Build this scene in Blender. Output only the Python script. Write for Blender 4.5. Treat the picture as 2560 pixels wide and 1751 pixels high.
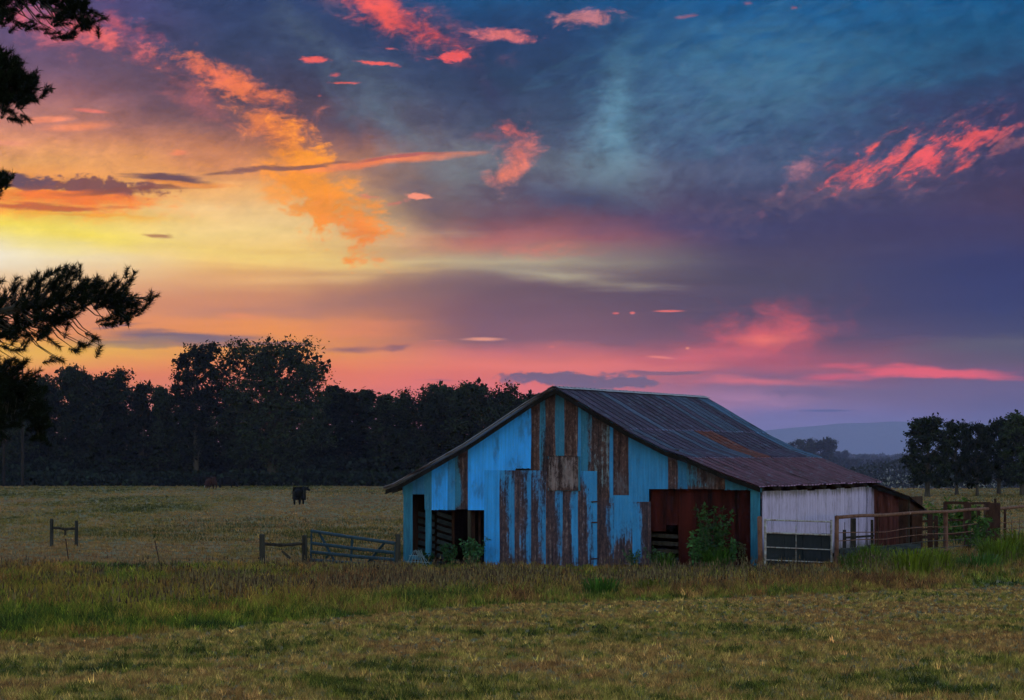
import bpy, bmesh, math, random
import numpy as np
from mathutils import Vector, Matrix

for _o in list(bpy.data.objects):
    bpy.data.objects.remove(_o)
scene = bpy.context.scene
COL = scene.collection
R = math.radians

# ------------------------------------------------------------------ camera
FPX = 7000.0                       # focal length in pixels of a 2560 px wide frame
CAM_Z = 4.0
PITCH = math.atan(264.5 / FPX)
cam_data = bpy.data.cameras.new('camera')
cam = bpy.data.objects.new('camera', cam_data)
COL.objects.link(cam)
cam.location = (0, 0, CAM_Z)
cam.rotation_euler = (math.pi / 2 + PITCH, 0, 0)
cam_data.sensor_width = 36.0
cam_data.lens = 36.0 * FPX / 2560.0
cam_data.clip_start = 0.5
cam_data.clip_end = 20000
scene.camera = cam
scene.view_settings.view_transform = 'Standard'
scene.view_settings.look = 'None'
EXPO = 2.3                         # exposed for the land, as in the photograph
scene.view_settings.exposure = EXPO
scene.view_settings.gamma = 1.0
scene.render.engine = 'CYCLES'
scene.cycles.use_denoising = True
scene.cycles.use_adaptive_sampling = True
scene.cycles.adaptive_threshold = 0.012
scene.cycles.adaptive_min_samples = 8
scene.cycles.max_bounces = 5
scene.cycles.diffuse_bounces = 3
scene.cycles.glossy_bounces = 2
scene.cycles.transmission_bounces = 2
scene.cycles.volume_bounces = 0
scene.cycles.transparent_max_bounces = 4
scene.cycles.caustics_reflective = False
scene.cycles.caustics_refractive = False


def lin(c):
    r = []
    for v in c[:3]:
        v /= 255.0
        r.append(v / 12.92 if v <= 0.04045 else ((v + 0.055) / 1.055) ** 2.4)
    return tuple(r) + (1.0,)


class NT:
    """small helper that writes shader nodes as expressions"""
    def __init__(self, tree):
        self.t = tree

    def new(self, typ, **kw):
        n = self.t.nodes.new(typ)
        for k, v in kw.items():
            setattr(n, k, v)
        return n

    def put(self, sock, v):
        if v is None:
            return
        if hasattr(v, 'is_output'):
            self.t.links.new(v, sock)
        else:
            sock.default_value = v

    def m(self, op, a, b=None, c=None, clamp=False):
        n = self.new('ShaderNodeMath', operation=op, use_clamp=clamp)
        for i, v in enumerate((a, b, c)):
            self.put(n.inputs[i], v)
        return n.outputs[0]

    def xyz(self, x, y, z=0.0):
        n = self.new('ShaderNodeCombineXYZ')
        for i, v in enumerate((x, y, z)):
            self.put(n.inputs[i], v)
        return n.outputs[0]

    def sep(self, v):
        n = self.new('ShaderNodeSeparateXYZ')
        self.put(n.inputs[0], v)
        return n.outputs

    def noise(self, vec, scale=1.0, detail=4.0, rough=0.55, dist=0.0):
        n = self.new('ShaderNodeTexNoise')
        self.put(n.inputs['Vector'], vec)
        n.inputs['Scale'].default_value = scale
        n.inputs['Detail'].default_value = detail
        n.inputs['Roughness'].default_value = rough
        n.inputs['Distortion'].default_value = dist
        return n.outputs

    def smooth(self, v, a, b):
        n = self.new('ShaderNodeMapRange', interpolation_type='SMOOTHSTEP')
        self.put(n.inputs[0], v)
        n.inputs[1].default_value = a
        n.inputs[2].default_value = b
        return n.outputs[0]

    def maprange(self, v, a, b, c, d):
        n = self.new('ShaderNodeMapRange')
        self.put(n.inputs[0], v)
        for i, q in enumerate((a, b, c, d)):
            self.put(n.inputs[i + 1], q)
        return n.outputs[0]

    def mix(self, f, a, b, blend='MIX'):
        n = self.new('ShaderNodeMix', data_type='RGBA', blend_type=blend)
        self.put(n.inputs[0], f)
        self.put(n.inputs[6], a)
        self.put(n.inputs[7], b)
        return n.outputs[2]

    def ramp(self, f, stops, interp='LINEAR'):
        n = self.new('ShaderNodeValToRGB')
        self.put(n.inputs[0], f)
        cr = n.color_ramp
        cr.interpolation = interp
        while len(cr.elements) > 1:
            cr.elements.remove(cr.elements[-1])
        for i, (p, c) in enumerate(stops):
            e = cr.elements[0] if i == 0 else cr.elements.new(p)
            e.position = p
            e.color = c
        return n.outputs[0]


# --------------------------------------------------------------- world / sky
# dusk sky written in direction space: U = azimuth, V = elevation, in units of 1/7 rad
SUN_AZ = -11.5          # degrees, to the left of the view
SUN_EL = 3.2
world = bpy.data.worlds.new('World')
scene.world = world
world.use_nodes = True
world.cycles.sampling_method = 'MANUAL'
world.cycles.sample_map_resolution = 512
W = NT(world.node_tree)
world.node_tree.nodes.clear()
_tc = W.new('ShaderNodeTexCoord')
_dx, _dy, _dz = W.sep(_tc.outputs['Generated'])
U0 = W.m('MULTIPLY', W.m('ARCTAN2', _dx, _dy), 7.0)
V0 = W.m('MULTIPLY', W.m('ARCSINE', _dz), 7.0)
# domain warp, horizontally stretched
_w1 = W.noise(W.xyz(W.m('MULTIPLY', U0, 1.0), W.m('MULTIPLY', V0, 2.6)), 2.2, 8.0, 0.62)
_wr, _wg, _wb = W.sep(_w1['Color'])
U = W.m('ADD', U0, W.m('MULTIPLY', W.m('SUBTRACT', _wr, 0.5), 0.26))
V = W.m('ADD', V0, W.m('MULTIPLY', W.m('SUBTRACT', _wg, 0.5), 0.085))
def _turned(deg, ku, kv):
    c, q = math.cos(R(deg)), math.sin(R(deg))
    return W.xyz(W.m('MULTIPLY', W.m('MULTIPLY_ADD', U0, c, W.m('MULTIPLY', V0, q)), ku), W.m('MULTIPLY', W.m('MULTIPLY_ADD', V0, c, W.m('MULTIPLY', U0, -q)), kv))


def _hard(v, k):
    return W.m('MULTIPLY_ADD', v, k, 0.5 - 0.5 * k)


big = _hard(W.noise(_turned(-20, 1.0, 1.7), 4.6, 9.0, 0.62, 0.5)[0], 1.9)
_fine = W.m('MULTIPLY_ADD', W.noise(_turned(8, 1.0, 2.0), 46.0, 4.0, 0.6, 0.6)[0], 0.55, -0.275)
puff = W.m('ADD', _hard(W.noise(_turned(0, 1.0, 1.6), 11.0, 9.0, 0.66, 0.5)[0], 1.8), _fine)
rip = W.m('ADD', _hard(W.noise(_turned(32, 1.0, 2.6), 14.0, 7.0, 0.64, 0.4)[0], 2.2), _fine)
streak = _hard(W.noise(_turned(14, 1.4, 5.0), 6.0, 7.0, 0.64, 0.5)[0], 1.5)
strat = _hard(W.noise(_turned(0, 0.5, 7.0), 4.0, 6.0, 0.58, 0.3)[0], 1.4)

COLS = {
 -1.28: [(.20,(255,150,10)),(.25,(255,192,0)),(.285,(250,160,50)),(.33,(232,150,100)),(.38,(240,166,110)),(.43,(250,205,150)),
         (.50,(255,240,200)),(.535,(255,236,150)),(.575,(255,232,95)),(.62,(255,195,65)),(.68,(250,165,70)),(.73,(250,180,105)),(.78,(235,160,112)),(.82,(205,138,115)),
         (.88,(170,115,115)),(.95,(125,93,112)),(1.05,(105,88,125)),(1.14,(108,90,140))],
 -.64: [(.20,(255,132,30)),(.25,(255,166,20)),(.30,(255,160,50)),(.34,(248,158,72)),(.37,(226,150,98)),(.405,(222,152,100)),(.45,(236,178,108)),
        (.50,(253,208,112)),(.56,(254,220,136)),(.62,(252,208,136)),(.67,(250,188,112)),(.73,(232,155,92)),(.78,(185,122,90)),(.83,(135,98,96)),
        (.90,(86,74,90)),(1.0,(64,74,104)),(1.14,(48,70,112))],
 0.0: [(.17,(255,120,90)),(.225,(255,132,88)),(.26,(222,118,105)),(.29,(150,98,102)),(.36,(130,90,96)),(.42,(120,90,92)),(.46,(150,128,115)),
       (.49,(190,175,142)),(.52,(178,142,122)),(.55,(190,112,102)),(.60,(120,82,92)),(.66,(96,86,102)),(.72,(108,113,124)),(.78,(86,96,116)),
       (.85,(66,80,106)),(.95,(50,74,106)),(1.05,(38,66,106)),(1.14,(26,84,130))],
 .64: [(.06,(125,112,165)),(.10,(132,112,160)),(.15,(150,112,142)),(.185,(135,95,120)),(.22,(190,92,100)),(.25,(170,85,96)),(.30,(112,76,92)),(.36,(86,70,90)),(.45,(82,72,90)),
       (.50,(76,67,95)),(.58,(70,65,100)),(.65,(74,75,106)),(.70,(80,90,120)),(.78,(66,90,126)),(.88,(60,99,136)),(1.0,(45,104,146)),(1.14,(12,95,150))],
 1.28: [(.06,(110,100,150)),(.10,(95,86,132)),(.16,(108,90,126)),(.20,(118,84,108)),(.23,(98,84,98)),(.26,(88,82,98)),(.30,(66,66,100)),(.37,(50,56,104)),(.47,(52,55,104)),
        (.55,(70,60,95)),(.65,(70,57,88)),(.75,(65,64,100)),(.85,(58,62,98)),(.95,(40,75,112)),(1.05,(20,85,126)),(1.14,(10,90,140))],
}
_vf = W.m('DIVIDE', V, 1.2, clamp=True)
base = None
_prev = None
for cu in sorted(COLS):
    r = W.ramp(_vf, [(v / 1.2, lin(c)) for v, c in COLS[cu]])
    if base is None:
        base = r
    else:
        base = W.mix(W.smooth(U, _prev, cu), base, r)
    _prev = cu


def P2(px, py):
    return (px - 1280) / 1000.0, (1140 - py) / 1000.0


SKY = {'c': base}


ANGLES = (-40, -22, -5, 0, 5, 14, 28, 58)
TURNED = {}
for _a in ANGLES:
    _c, _s = math.cos(R(_a)), math.sin(R(_a))
    TURNED[_a] = W.xyz(W.m('MULTIPLY_ADD', U, _c, W.m('MULTIPLY', V, _s)), W.m('MULTIPLY_ADD', V, _c, W.m('MULTIPLY', U, -_s)))
    if abs(_a) < 6:
        TURNED[(_a, 0)] = W.xyz(W.m('MULTIPLY_ADD', U0, _c, W.m('MULTIPLY', V0, _s)), W.m('MULTIPLY_ADD', V0, _c, W.m('MULTIPLY', U0, -_s)))


def cloud(px, py, rx, ry, rot, col, alpha=1.0, soft=0.7, amt=0.9, tex=None, warp=True):
    """one cloud: an ellipse in direction space with its edge eaten by noise (sizes in frame pixels)"""
    cu, cv = P2(px, py)
    if soft >= 0.6 and ry > 12:
        rx, ry, soft, amt = rx * 1.15, ry * 1.15, soft * 1.35, amt * 0.85
    a = min((q for q in ANGLES if warp or abs(q) < 6), key=lambda q: abs(q - rot))
    c, s = math.cos(R(a)), math.sin(R(a))
    sx, sy = 1000.0 / rx, 1000.0 / ry
    ma = W.new('ShaderNodeVectorMath', operation='MULTIPLY_ADD')
    W.put(ma.inputs[0], TURNED[a if warp else (a, 0)])
    ma.inputs[1].default_value = (sx, sy, 0)
    ma.inputs[2].default_value = (-sx * (c * cu + s * cv), -sy * (c * cv - s * cu), 0)
    ln = W.new('ShaderNodeVectorMath', operation='LENGTH')
    W.put(ln.inputs[0], ma.outputs[0])
    k = W.m('MULTIPLY_ADD', tex, -2.0 * amt, ln.outputs['Value'])
    n = W.new('ShaderNodeMapRange', interpolation_type='SMOOTHSTEP')
    W.put(n.inputs[0], k)
    n.inputs[1].default_value = 1.0 - amt
    n.inputs[2].default_value = 1.0 - amt - soft * 1.2
    n.inputs[4].default_value = alpha
    SKY['c'] = W.mix(n.outputs[0], SKY['c'], lin(col))


# broad soft light and shade of the cloud deck
cloud(130,60,300,150,0,(112,88,128),.6,1,.5,big)
cloud(700,110,380,130,-22,(58,72,102),.7,1,.9,big)
cloud(400,240,380,100,-22,(108,82,94),.75,1,.9,big)
cloud(830,300,260,110,-22,(84,74,92),.85,1,.9,big)
cloud(250,330,330,60,-5,(172,118,108),.5,1,.8,big)
cloud(960,290,400,105,-40,(100,118,134),.95,1,.8,big)
cloud(1130,430,240,110,-22,(122,128,132),.9,1,.7,puff)
cloud(1080,520,300,60,0,(118,104,110),.6,1,.7,strat)
cloud(1210,220,230,66,-40,(54,54,82),.9,1,.8,big)
cloud(1380,150,180,120,0,(44,74,112),.6,1,.8,big)
cloud(1300,560,300,60,0,(112,84,96),.7,1,.5,strat)
cloud(1548,270,60,200,0,(108,156,178),.95,1,.25,puff,False)
cloud(1535,360,120,150,0,(118,160,178),.92,1,.3,puff,False)
cloud(1515,440,190,100,0,(122,148,160),.92,1,.35,puff,False)
cloud(1500,480,260,70,0,(112,126,142),.75,1,.5,puff)
cloud(1460,508,200,40,-5,(64,64,96),.9,.8,.35,puff)
cloud(1720,565,460,60,0,(62,68,108),.75,1,.4,strat)
cloud(1900,190,520,210,5,(84,132,156),.8,1.1,1.1,streak)
cloud(1800,300,360,120,5,(84,118,144),.6,1.1,1.1,rip)
cloud(2300,150,400,150,5,(40,98,132),.6,1,1.2,puff)
cloud(2080,60,300,60,0,(14,98,150),.5,1,1.0,puff)
cloud(2330,270,380,80,5,(58,62,98),.85,1,.8,big)
cloud(1760,430,330,60,14,(92,98,122),.6,1,1.0,puff)
cloud(2060,480,480,60,14,(116,94,110),.75,1,1.1,puff)
cloud(2350,560,420,70,0,(60,56,98),.7,1,.5,strat)
cloud(2500,480,240,110,0,(84,62,82),.6,1,.6,big)
cloud(2350,700,460,130,0,(46,54,102),.7,1,.35,strat)
cloud(1850,640,560,55,0,(94,80,96),.6,1,.6,strat)
cloud(1600,730,520,70,0,(104,84,94),.5,1,.5,strat)
cloud(2480,865,280,26,5,(104,98,104),.8,.9,.5,strat)
# glow around the sun
cloud(700,560,460,60,-5,(252,214,158),.6,1,.7,strat)
cloud(0,652,150,50,0,(255,246,222),.95,1,.3,strat)
cloud(120,615,260,34,0,(255,236,120),.6,1,.6,strat)
cloud(230,590,420,30,-5,(255,230,66),.9,1,.7,strat)
cloud(60,545,260,26,0,(255,205,60),.7,1,.7,strat)
cloud(650,640,460,36,-5,(255,226,128),.75,1,.7,strat)
cloud(850,690,420,26,5,(250,206,130),.5,1,.7,strat)
# dark bands
cloud(1050,735,560,46,5,(140,108,104),.75,1,.7,strat)
cloud(560,778,360,24,0,(190,134,106),.5,1,.8,strat)
cloud(1300,780,560,60,0,(126,92,98),.6,1,.5,strat)
cloud(1390,690,290,26,-5,(208,198,158),.85,1,.6,strat)
cloud(920,828,210,36,0,(255,150,82),.9,1,.5,strat)
cloud(610,790,80,12,-5,(246,152,90),.75,.9,.6,strat)
cloud(430,850,260,26,0,(126,104,112),.95,.6,1.0,strat)
cloud(330,872,150,12,0,(120,98,108),.85,.6,1.0,strat)
cloud(640,868,280,10,0,(150,104,100),.8,.7,1.0,strat)
cloud(850,876,130,14,5,(146,98,98),.85,.6,1.0,strat)
cloud(980,868,56,10,5,(156,102,100),.85,.6,.7,strat)
cloud(330,818,70,8,5,(160,116,108),.85,.6,.7,strat)
cloud(180,892,520,40,0,(255,196,0),1.0,.9,.6,strat)
cloud(540,912,420,28,0,(255,150,20),.9,.9,.6,strat)
# dark ragged clouds on the left with lit undersides
cloud(170,512,340,46,0,(252,144,40),.95,.8,1.0,puff)
cloud(300,545,260,16,0,(255,200,70),.8,.8,.9,strat)
cloud(170,474,290,26,0,(128,80,80),.92,.5,1.2,puff)
cloud(50,460,120,22,0,(108,82,92),.92,.5,1.0,puff)
cloud(190,503,280,20,0,(252,132,36),.95,.55,1.1,strat)
cloud(110,528,220,10,0,(200,96,44),.85,.5,1.1,strat)
cloud(230,540,230,9,0,(255,176,40),.9,.55,.9,strat)
cloud(330,484,190,13,5,(150,88,64),.85,.5,1.0,strat)
cloud(430,446,115,17,0,(106,76,84),.95,.5,.8,strat)
cloud(460,460,150,9,0,(246,154,54),.75,.7,.8,strat)
cloud(410,582,50,8,-5,(186,128,80),.85,.6,.6,strat)
# diagonal orange cloud
cloud(1060,500,190,90,-22,(106,88,98),.85,1,.6,big)
cloud(960,430,150,40,-22,(128,100,100),.6,1,.7,big)
cloud(460,235,150,46,-40,(186,104,98),.7,.9,1.0,puff)
cloud(600,222,180,52,-22,(242,128,76),1.0,.75,1.1,puff)
cloud(540,205,120,30,-22,(236,120,88),.8,.8,.9,puff)
cloud(730,285,70,46,-22,(80,68,84),.75,.9,.9,puff)
cloud(660,320,150,60,-40,(228,130,70),.95,.75,1.1,puff)
cloud(560,390,220,70,-22,(208,136,88),.7,1,.9,big)
cloud(712,362,66,105,14,(238,140,62),.95,.75,1.0,puff)
cloud(735,430,120,86,-40,(255,160,42),1.0,.65,.85,puff)
cloud(820,500,215,95,-40,(255,160,34),1.0,.59,.85,puff)
cloud(890,570,130,56,-40,(254,150,48),1.0,.65,.85,puff)
cloud(640,500,150,50,0,(244,186,116),.6,1,.8,puff)
cloud(900,412,250,15,5,(254,142,84),.95,.6,.8,strat)
cloud(690,418,210,7,5,(128,88,84),.85,.6,.8,strat)
cloud(990,396,120,6,5,(180,96,92),.75,.6,.7,strat)
cloud(1340,622,150,26,0,(230,122,100),.85,1,.8,puff)
cloud(1150,608,240,28,5,(218,132,108),.65,1,.7,strat)
# pink clouds, upper left and centre
cloud(110,85,160,60,-22,(230,114,118),.9,.9,1.0,puff)
cloud(255,108,130,46,-22,(238,114,106),.95,.8,1.0,puff)
cloud(325,76,90,30,-22,(216,100,106),.85,.9,1.0,puff)
cloud(262,4,56,18,-5,(214,100,112),.9,.9,.9,puff)
cloud(1030,62,230,80,-22,(142,84,98),.8,1,.9,puff)
cloud(955,38,140,50,-22,(240,98,86),1.0,.8,1.0,puff)
cloud(1060,76,90,34,-22,(214,84,86),.85,.9,.9,puff)
cloud(820,12,100,34,-22,(132,94,112),.75,1,.9,puff)
cloud(1102,133,60,18,5,(240,98,96),.98,.5,1.0,puff)
cloud(1262,92,80,18,-5,(222,120,118),.95,.6,1.0,puff)
cloud(1465,60,100,20,5,(198,128,132),.95,.6,1.1,puff)
cloud(1735,2,40,7,0,(205,120,125),.9,.6,.6,puff)
cloud(1830,16,18,6,0,(170,110,130),.8,.7,.6,puff)
cloud(1710,52,36,8,14,(150,105,130),.8,.7,.7,puff)
cloud(1972,28,16,7,0,(170,105,125),.8,.7,.6,puff)
cloud(812,158,32,7,5,(236,104,96),.95,.6,.7,puff)
cloud(940,162,64,7,-5,(236,104,96),.95,.6,.7,puff)
cloud(973,125,20,5,0,(214,106,106),.8,.7,.6,puff)
cloud(836,188,14,6,5,(220,105,105),.8,.7,.6,puff)
cloud(858,210,46,6,0,(236,108,96),.9,.6,.7,puff)
cloud(799,242,16,5,5,(205,105,100),.8,.7,.6,puff)
cloud(1285,398,95,56,58,(238,124,100),.95,.9,.8,puff)
cloud(1268,445,62,50,0,(240,134,104),.85,.9,.8,puff)
cloud(1290,330,52,24,0,(228,110,96),.9,.8,.9,puff)
cloud(1230,348,60,22,0,(160,94,100),.7,.9,.9,puff)
cloud(1050,493,36,9,0,(255,158,126),.98,.5,.6,puff)
cloud(925,486,30,9,-5,(232,140,105),.8,.7,1.0,puff)
cloud(975,508,44,8,5,(225,130,110),.8,.7,1.0,puff)
# streaks far left
cloud(125,312,82,12,5,(245,150,112),.95,.6,.6,strat,False)
cloud(205,328,106,13,5,(242,148,104),.95,.6,.6,strat,False)
cloud(240,290,66,7,-5,(238,130,110),.85,.6,.7,strat,False)
cloud(30,370,66,13,0,(240,156,122),.9,.7,.7,strat,False)
cloud(445,386,38,7,0,(240,140,90),.8,.7,.7,strat)
# red clouds on the right
cloud(2320,390,360,72,14,(148,92,106),.85,1,1.0,rip)
cloud(2140,428,74,28,28,(238,100,98),.9,.8,1.2,rip)
cloud(2250,402,100,36,28,(240,100,96),.92,.8,1.3,rip)
cloud(2330,390,96,32,28,(232,92,96),.9,.8,1.3,rip)
cloud(2420,368,96,28,28,(234,94,94),.9,.8,1.3,rip)
cloud(2510,350,80,22,28,(206,96,102),.8,.8,1.2,rip)
cloud(2460,340,70,20,-5,(226,92,94),.9,.8,1.0,rip)
cloud(2530,362,110,24,14,(150,100,112),.8,.9,1.0,rip)
cloud(2025,418,50,32,14,(186,124,134),.8,.9,1.0,puff)
cloud(1965,476,30,20,28,(194,128,134),.8,.9,.9,puff)
# pink glow low on the right
cloud(1890,855,270,105,14,(212,90,96),.95,.9,.4,puff)
cloud(1905,836,165,66,5,(248,104,94),1.0,.9,.4,puff)
cloud(1900,852,130,26,5,(255,126,98),1.0,.8,.5,strat)
cloud(1720,895,280,30,5,(236,108,104),.85,.9,.6,strat)
cloud(1440,918,450,20,0,(252,128,108),.85,.9,.6,strat)
cloud(1880,962,350,14,0,(244,116,108),.9,.8,.8,strat)
cloud(2030,948,170,18,0,(146,94,114),.85,.7,.9,strat)
cloud(2260,928,340,20,-5,(250,98,102),1.0,.58,.7,strat)
cloud(2080,944,120,18,5,(236,94,104),.9,.7,.8,strat)
cloud(2250,985,440,36,0,(116,92,122),.85,.9,.5,strat)
cloud(1860,1005,200,40,0,(214,140,164),.8,1,.3,strat)
cloud(1430,950,220,24,0,(126,96,114),.97,.3,.6,puff)
cloud(1560,962,130,18,0,(126,96,114),.97,.3,.6,puff)
cloud(1660,936,110,7,0,(132,92,108),.85,.6,.7,strat)
cloud(1990,985,120,13,0,(124,94,124),.85,.6,.8,puff)
cloud(1100,960,66,4,-5,(196,104,100),.8,.6,.6,strat)
cloud(1205,848,82,8,0,(255,172,136),.98,.6,.5,strat,False)
cloud(1085,852,28,4,5,(240,140,110),.8,.6,.7,strat)
cloud(1670,779,50,4,0,(238,118,104),.95,.6,.5,strat,False)
cloud(1581,783,10,5,0,(240,120,104),.95,.6,.4,puff,False)
cloud(1540,784,11,4,0,(225,110,100),.9,.6,.4,puff,False)
cloud(1718,872,8,5,0,(255,160,130),.95,.6,.4,puff,False)
cloud(1650,894,44,4,-5,(250,140,118),.9,.6,.6,strat,False)
cloud(1380,868,13,4,0,(240,130,110),.8,.6,.5,puff,False)
# low mist and cloud bank over the hills
cloud(2150,1060,480,40,0,(112,102,152),.75,1,.5,strat)
cloud(2060,1028,85,4,0,(68,78,128),.85,.7,.4,strat,False)
cloud(2180,1072,100,18,0,(84,94,148),.75,.9,.7,strat)
cloud(1950,1090,230,40,0,(138,118,166),.75,1,.5,strat)
# fine texture of the deck
_hi = W.smooth(V0, 0.38, 0.8)
_pt = W.m('MULTIPLY', W.m('MULTIPLY_ADD', puff, 0.5, W.m('MULTIPLY_ADD', rip, 0.22, W.m('MULTIPLY_ADD', big, 0.3, -0.51))), _hi)
_tx = W.m('ADD', 1.0, W.m('ADD', _pt, W.m('MULTIPLY', W.m('SUBTRACT', strat, 0.5), 0.26)))
_tx = W.m('MULTIPLY', _tx, 2.0 ** -EXPO)
_gm = W.new('ShaderNodeGamma')
W.put(_gm.inputs[0], SKY['c'])
_gm.inputs[1].default_value = 1.09
frame_sky = W.mix(1.0, _gm.outputs[0], W.xyz(_tx, _tx, _tx), 'MULTIPLY')
# the clear dusk sky overhead and behind, above the cloud deck's edge
_ns = W.new('ShaderNodeTexSky', sky_type='NISHITA', sun_disc=False)
_ns.sun_elevation = R(SUN_EL)
_ns.sun_rotation = R(SUN_AZ)
_ns.air_density = 1.0
_ns.dust_density = 0.4
_ns.ozone_density = 1.5
NISHITA_STRENGTH = 0.15
DOME_TINT = (1.0, 1.0, 1.0, 1)
_dome = W.mix(1.0, _ns.outputs[0], (NISHITA_STRENGTH, NISHITA_STRENGTH, NISHITA_STRENGTH, 1), 'MULTIPLY')
_fo = W.m('MAXIMUM', W.smooth(V0, 1.3, 3.2), W.smooth(W.m('ABSOLUTE', U0), 1.7, 6.0))
_skyc = W.mix(_fo, frame_sky, _dome)
_skyc = W.mix(W.smooth(V0, -0.02, -0.25), _skyc, (0.002, 0.002, 0.0015, 1))
_bg = W.new('ShaderNodeBackground')
W.put(_bg.inputs[0], _skyc)
_bg.inputs[1].default_value = 1.0
_wo = W.new('ShaderNodeOutputWorld')
W.t.links.new(_bg.outputs[0], _wo.inputs[0])

sun_data = bpy.data.lights.new('sun', 'SUN')
sun_data.energy = 0.05
sun_data.angle = R(8)
sun_data.color = (1.0, 0.62, 0.36)
sun = bpy.data.objects.new('sun', sun_data)
COL.objects.link(sun)
sun.location = (-40, 200, 60)
_sd = Vector((math.sin(R(SUN_AZ)) * math.cos(R(SUN_EL)), math.cos(R(SUN_AZ)) * math.cos(R(SUN_EL)), math.sin(R(SUN_EL))))
sun.rotation_euler = _sd.to_track_quat('Z', 'Y').to_euler()

# ------------------------------------------------------------------ helpers
rng = np.random.default_rng(7)
random.seed(7)


def ray(px, py):
    """direction of the view ray through a point of the photograph, scaled to y = 1"""
    a, b = (px - 1280.0) / FPX, (875.5 - py) / FPX
    y = math.cos(PITCH) - b * math.sin(PITCH)
    z = math.sin(PITCH) + b * math.cos(PITCH)
    return Vector((a / y, 1.0, z / y))


def at(px, py, Y):
    d = ray(px, py)
    return Vector((d.x * Y, Y, CAM_Z + d.z * Y))


def vnoise(x, y, seed=0):
    xi, yi = np.floor(x).astype(np.int64), np.floor(y).astype(np.int64)
    fx, fy = x - xi, y - yi
    fx = fx * fx * (3 - 2 * fx)
    fy = fy * fy * (3 - 2 * fy)

    def h(i, j):
        v = (i * 374761393 + j * 668265263 + seed * 1274126177) & 0xFFFFFFFF
        v = ((v ^ (v >> 13)) * 1274126177) & 0xFFFFFFFF
        return ((v ^ (v >> 16)) & 0xFFFF) / 65535.0
    return (h(xi, yi) * (1 - fx) + h(xi + 1, yi) * fx) * (1 - fy) + (h(xi, yi + 1) * (1 - fx) + h(xi + 1, yi + 1) * fx) * fy


def fbm(x, y, seed=0, o=4):
    s, a, t = 0.0, 0.5, 0.0
    for k in range(o):
        s = s + a * vnoise(x * 2 ** k, y * 2 ** k, seed + k)
        t += a
        a *= 0.5
    return s / t


def ground_z(x, y):
    x = np.asarray(x, float)
    y = np.asarray(y, float)
    s = 0.12
    b = s * np.logaddexp(0, (2.4 - 0.028 * y) / s)
    near = np.clip((110 - y) / 60, 0, 1)
    b = b + near * 0.13 * (fbm(x / 5.5, y / 9.0, 3, 3) - 0.5)
    b = b + near * 0.035 * (fbm(x / 0.7, y / 1.1, 9, 2) - 0.5)
    far = np.clip((y - 345) * .022, 0, 14) * np.clip((x - 10) / 25, 0, 1)
    return b - far


def gz(x, y):
    return float(ground_z(np.array([x]), np.array([y]))[0])


def on_ground(px, py):
    d = ray(px, py)
    Y = 100.0
    for _ in range(60):
        z = gz(d.x * Y, Y)
        if d.z >= -1e-5:
            break
        Y2 = (CAM_Z - z) / -d.z
        Y = 0.5 * Y + 0.5 * Y2
    return Vector((d.x * Y, Y, gz(d.x * Y, Y)))


def tag(o, label, cat, group=None, kind=None):
    if label:
        o['label'] = label
    if cat:
        o['category'] = cat
    if group:
        o['group'] = group
    if kind:
        o['kind'] = kind
    return o


def empty(name, loc, label, cat, group=None, rz=0.0):
    o = bpy.data.objects.new(name, None)
    o.empty_display_size = 0.3
    COL.objects.link(o)
    o.location = loc
    o.rotation_euler = (0, 0, rz)
    return tag(o, label, cat, group)


def link(name, mesh, parent=None, mat=None):
    o = bpy.data.objects.new(name, mesh)
    COL.objects.link(o)
    if mat is not None and len(mesh.materials) == 0:
        mesh.materials.append(mat)
    if parent is not None:
        o.parent = parent
        # meshes are written in world coordinates: cancel the parent's placement
        p, mw = parent, Matrix.Identity(4)
        while p is not None:
            mw = Matrix.Translation(p.location) @ p.rotation_euler.to_matrix().to_4x4() @ mw if p.parent is None else mw
            p = p.parent
        if parent.parent is None:
            o.matrix_parent_inverse = mw.inverted()
    return o


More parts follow.
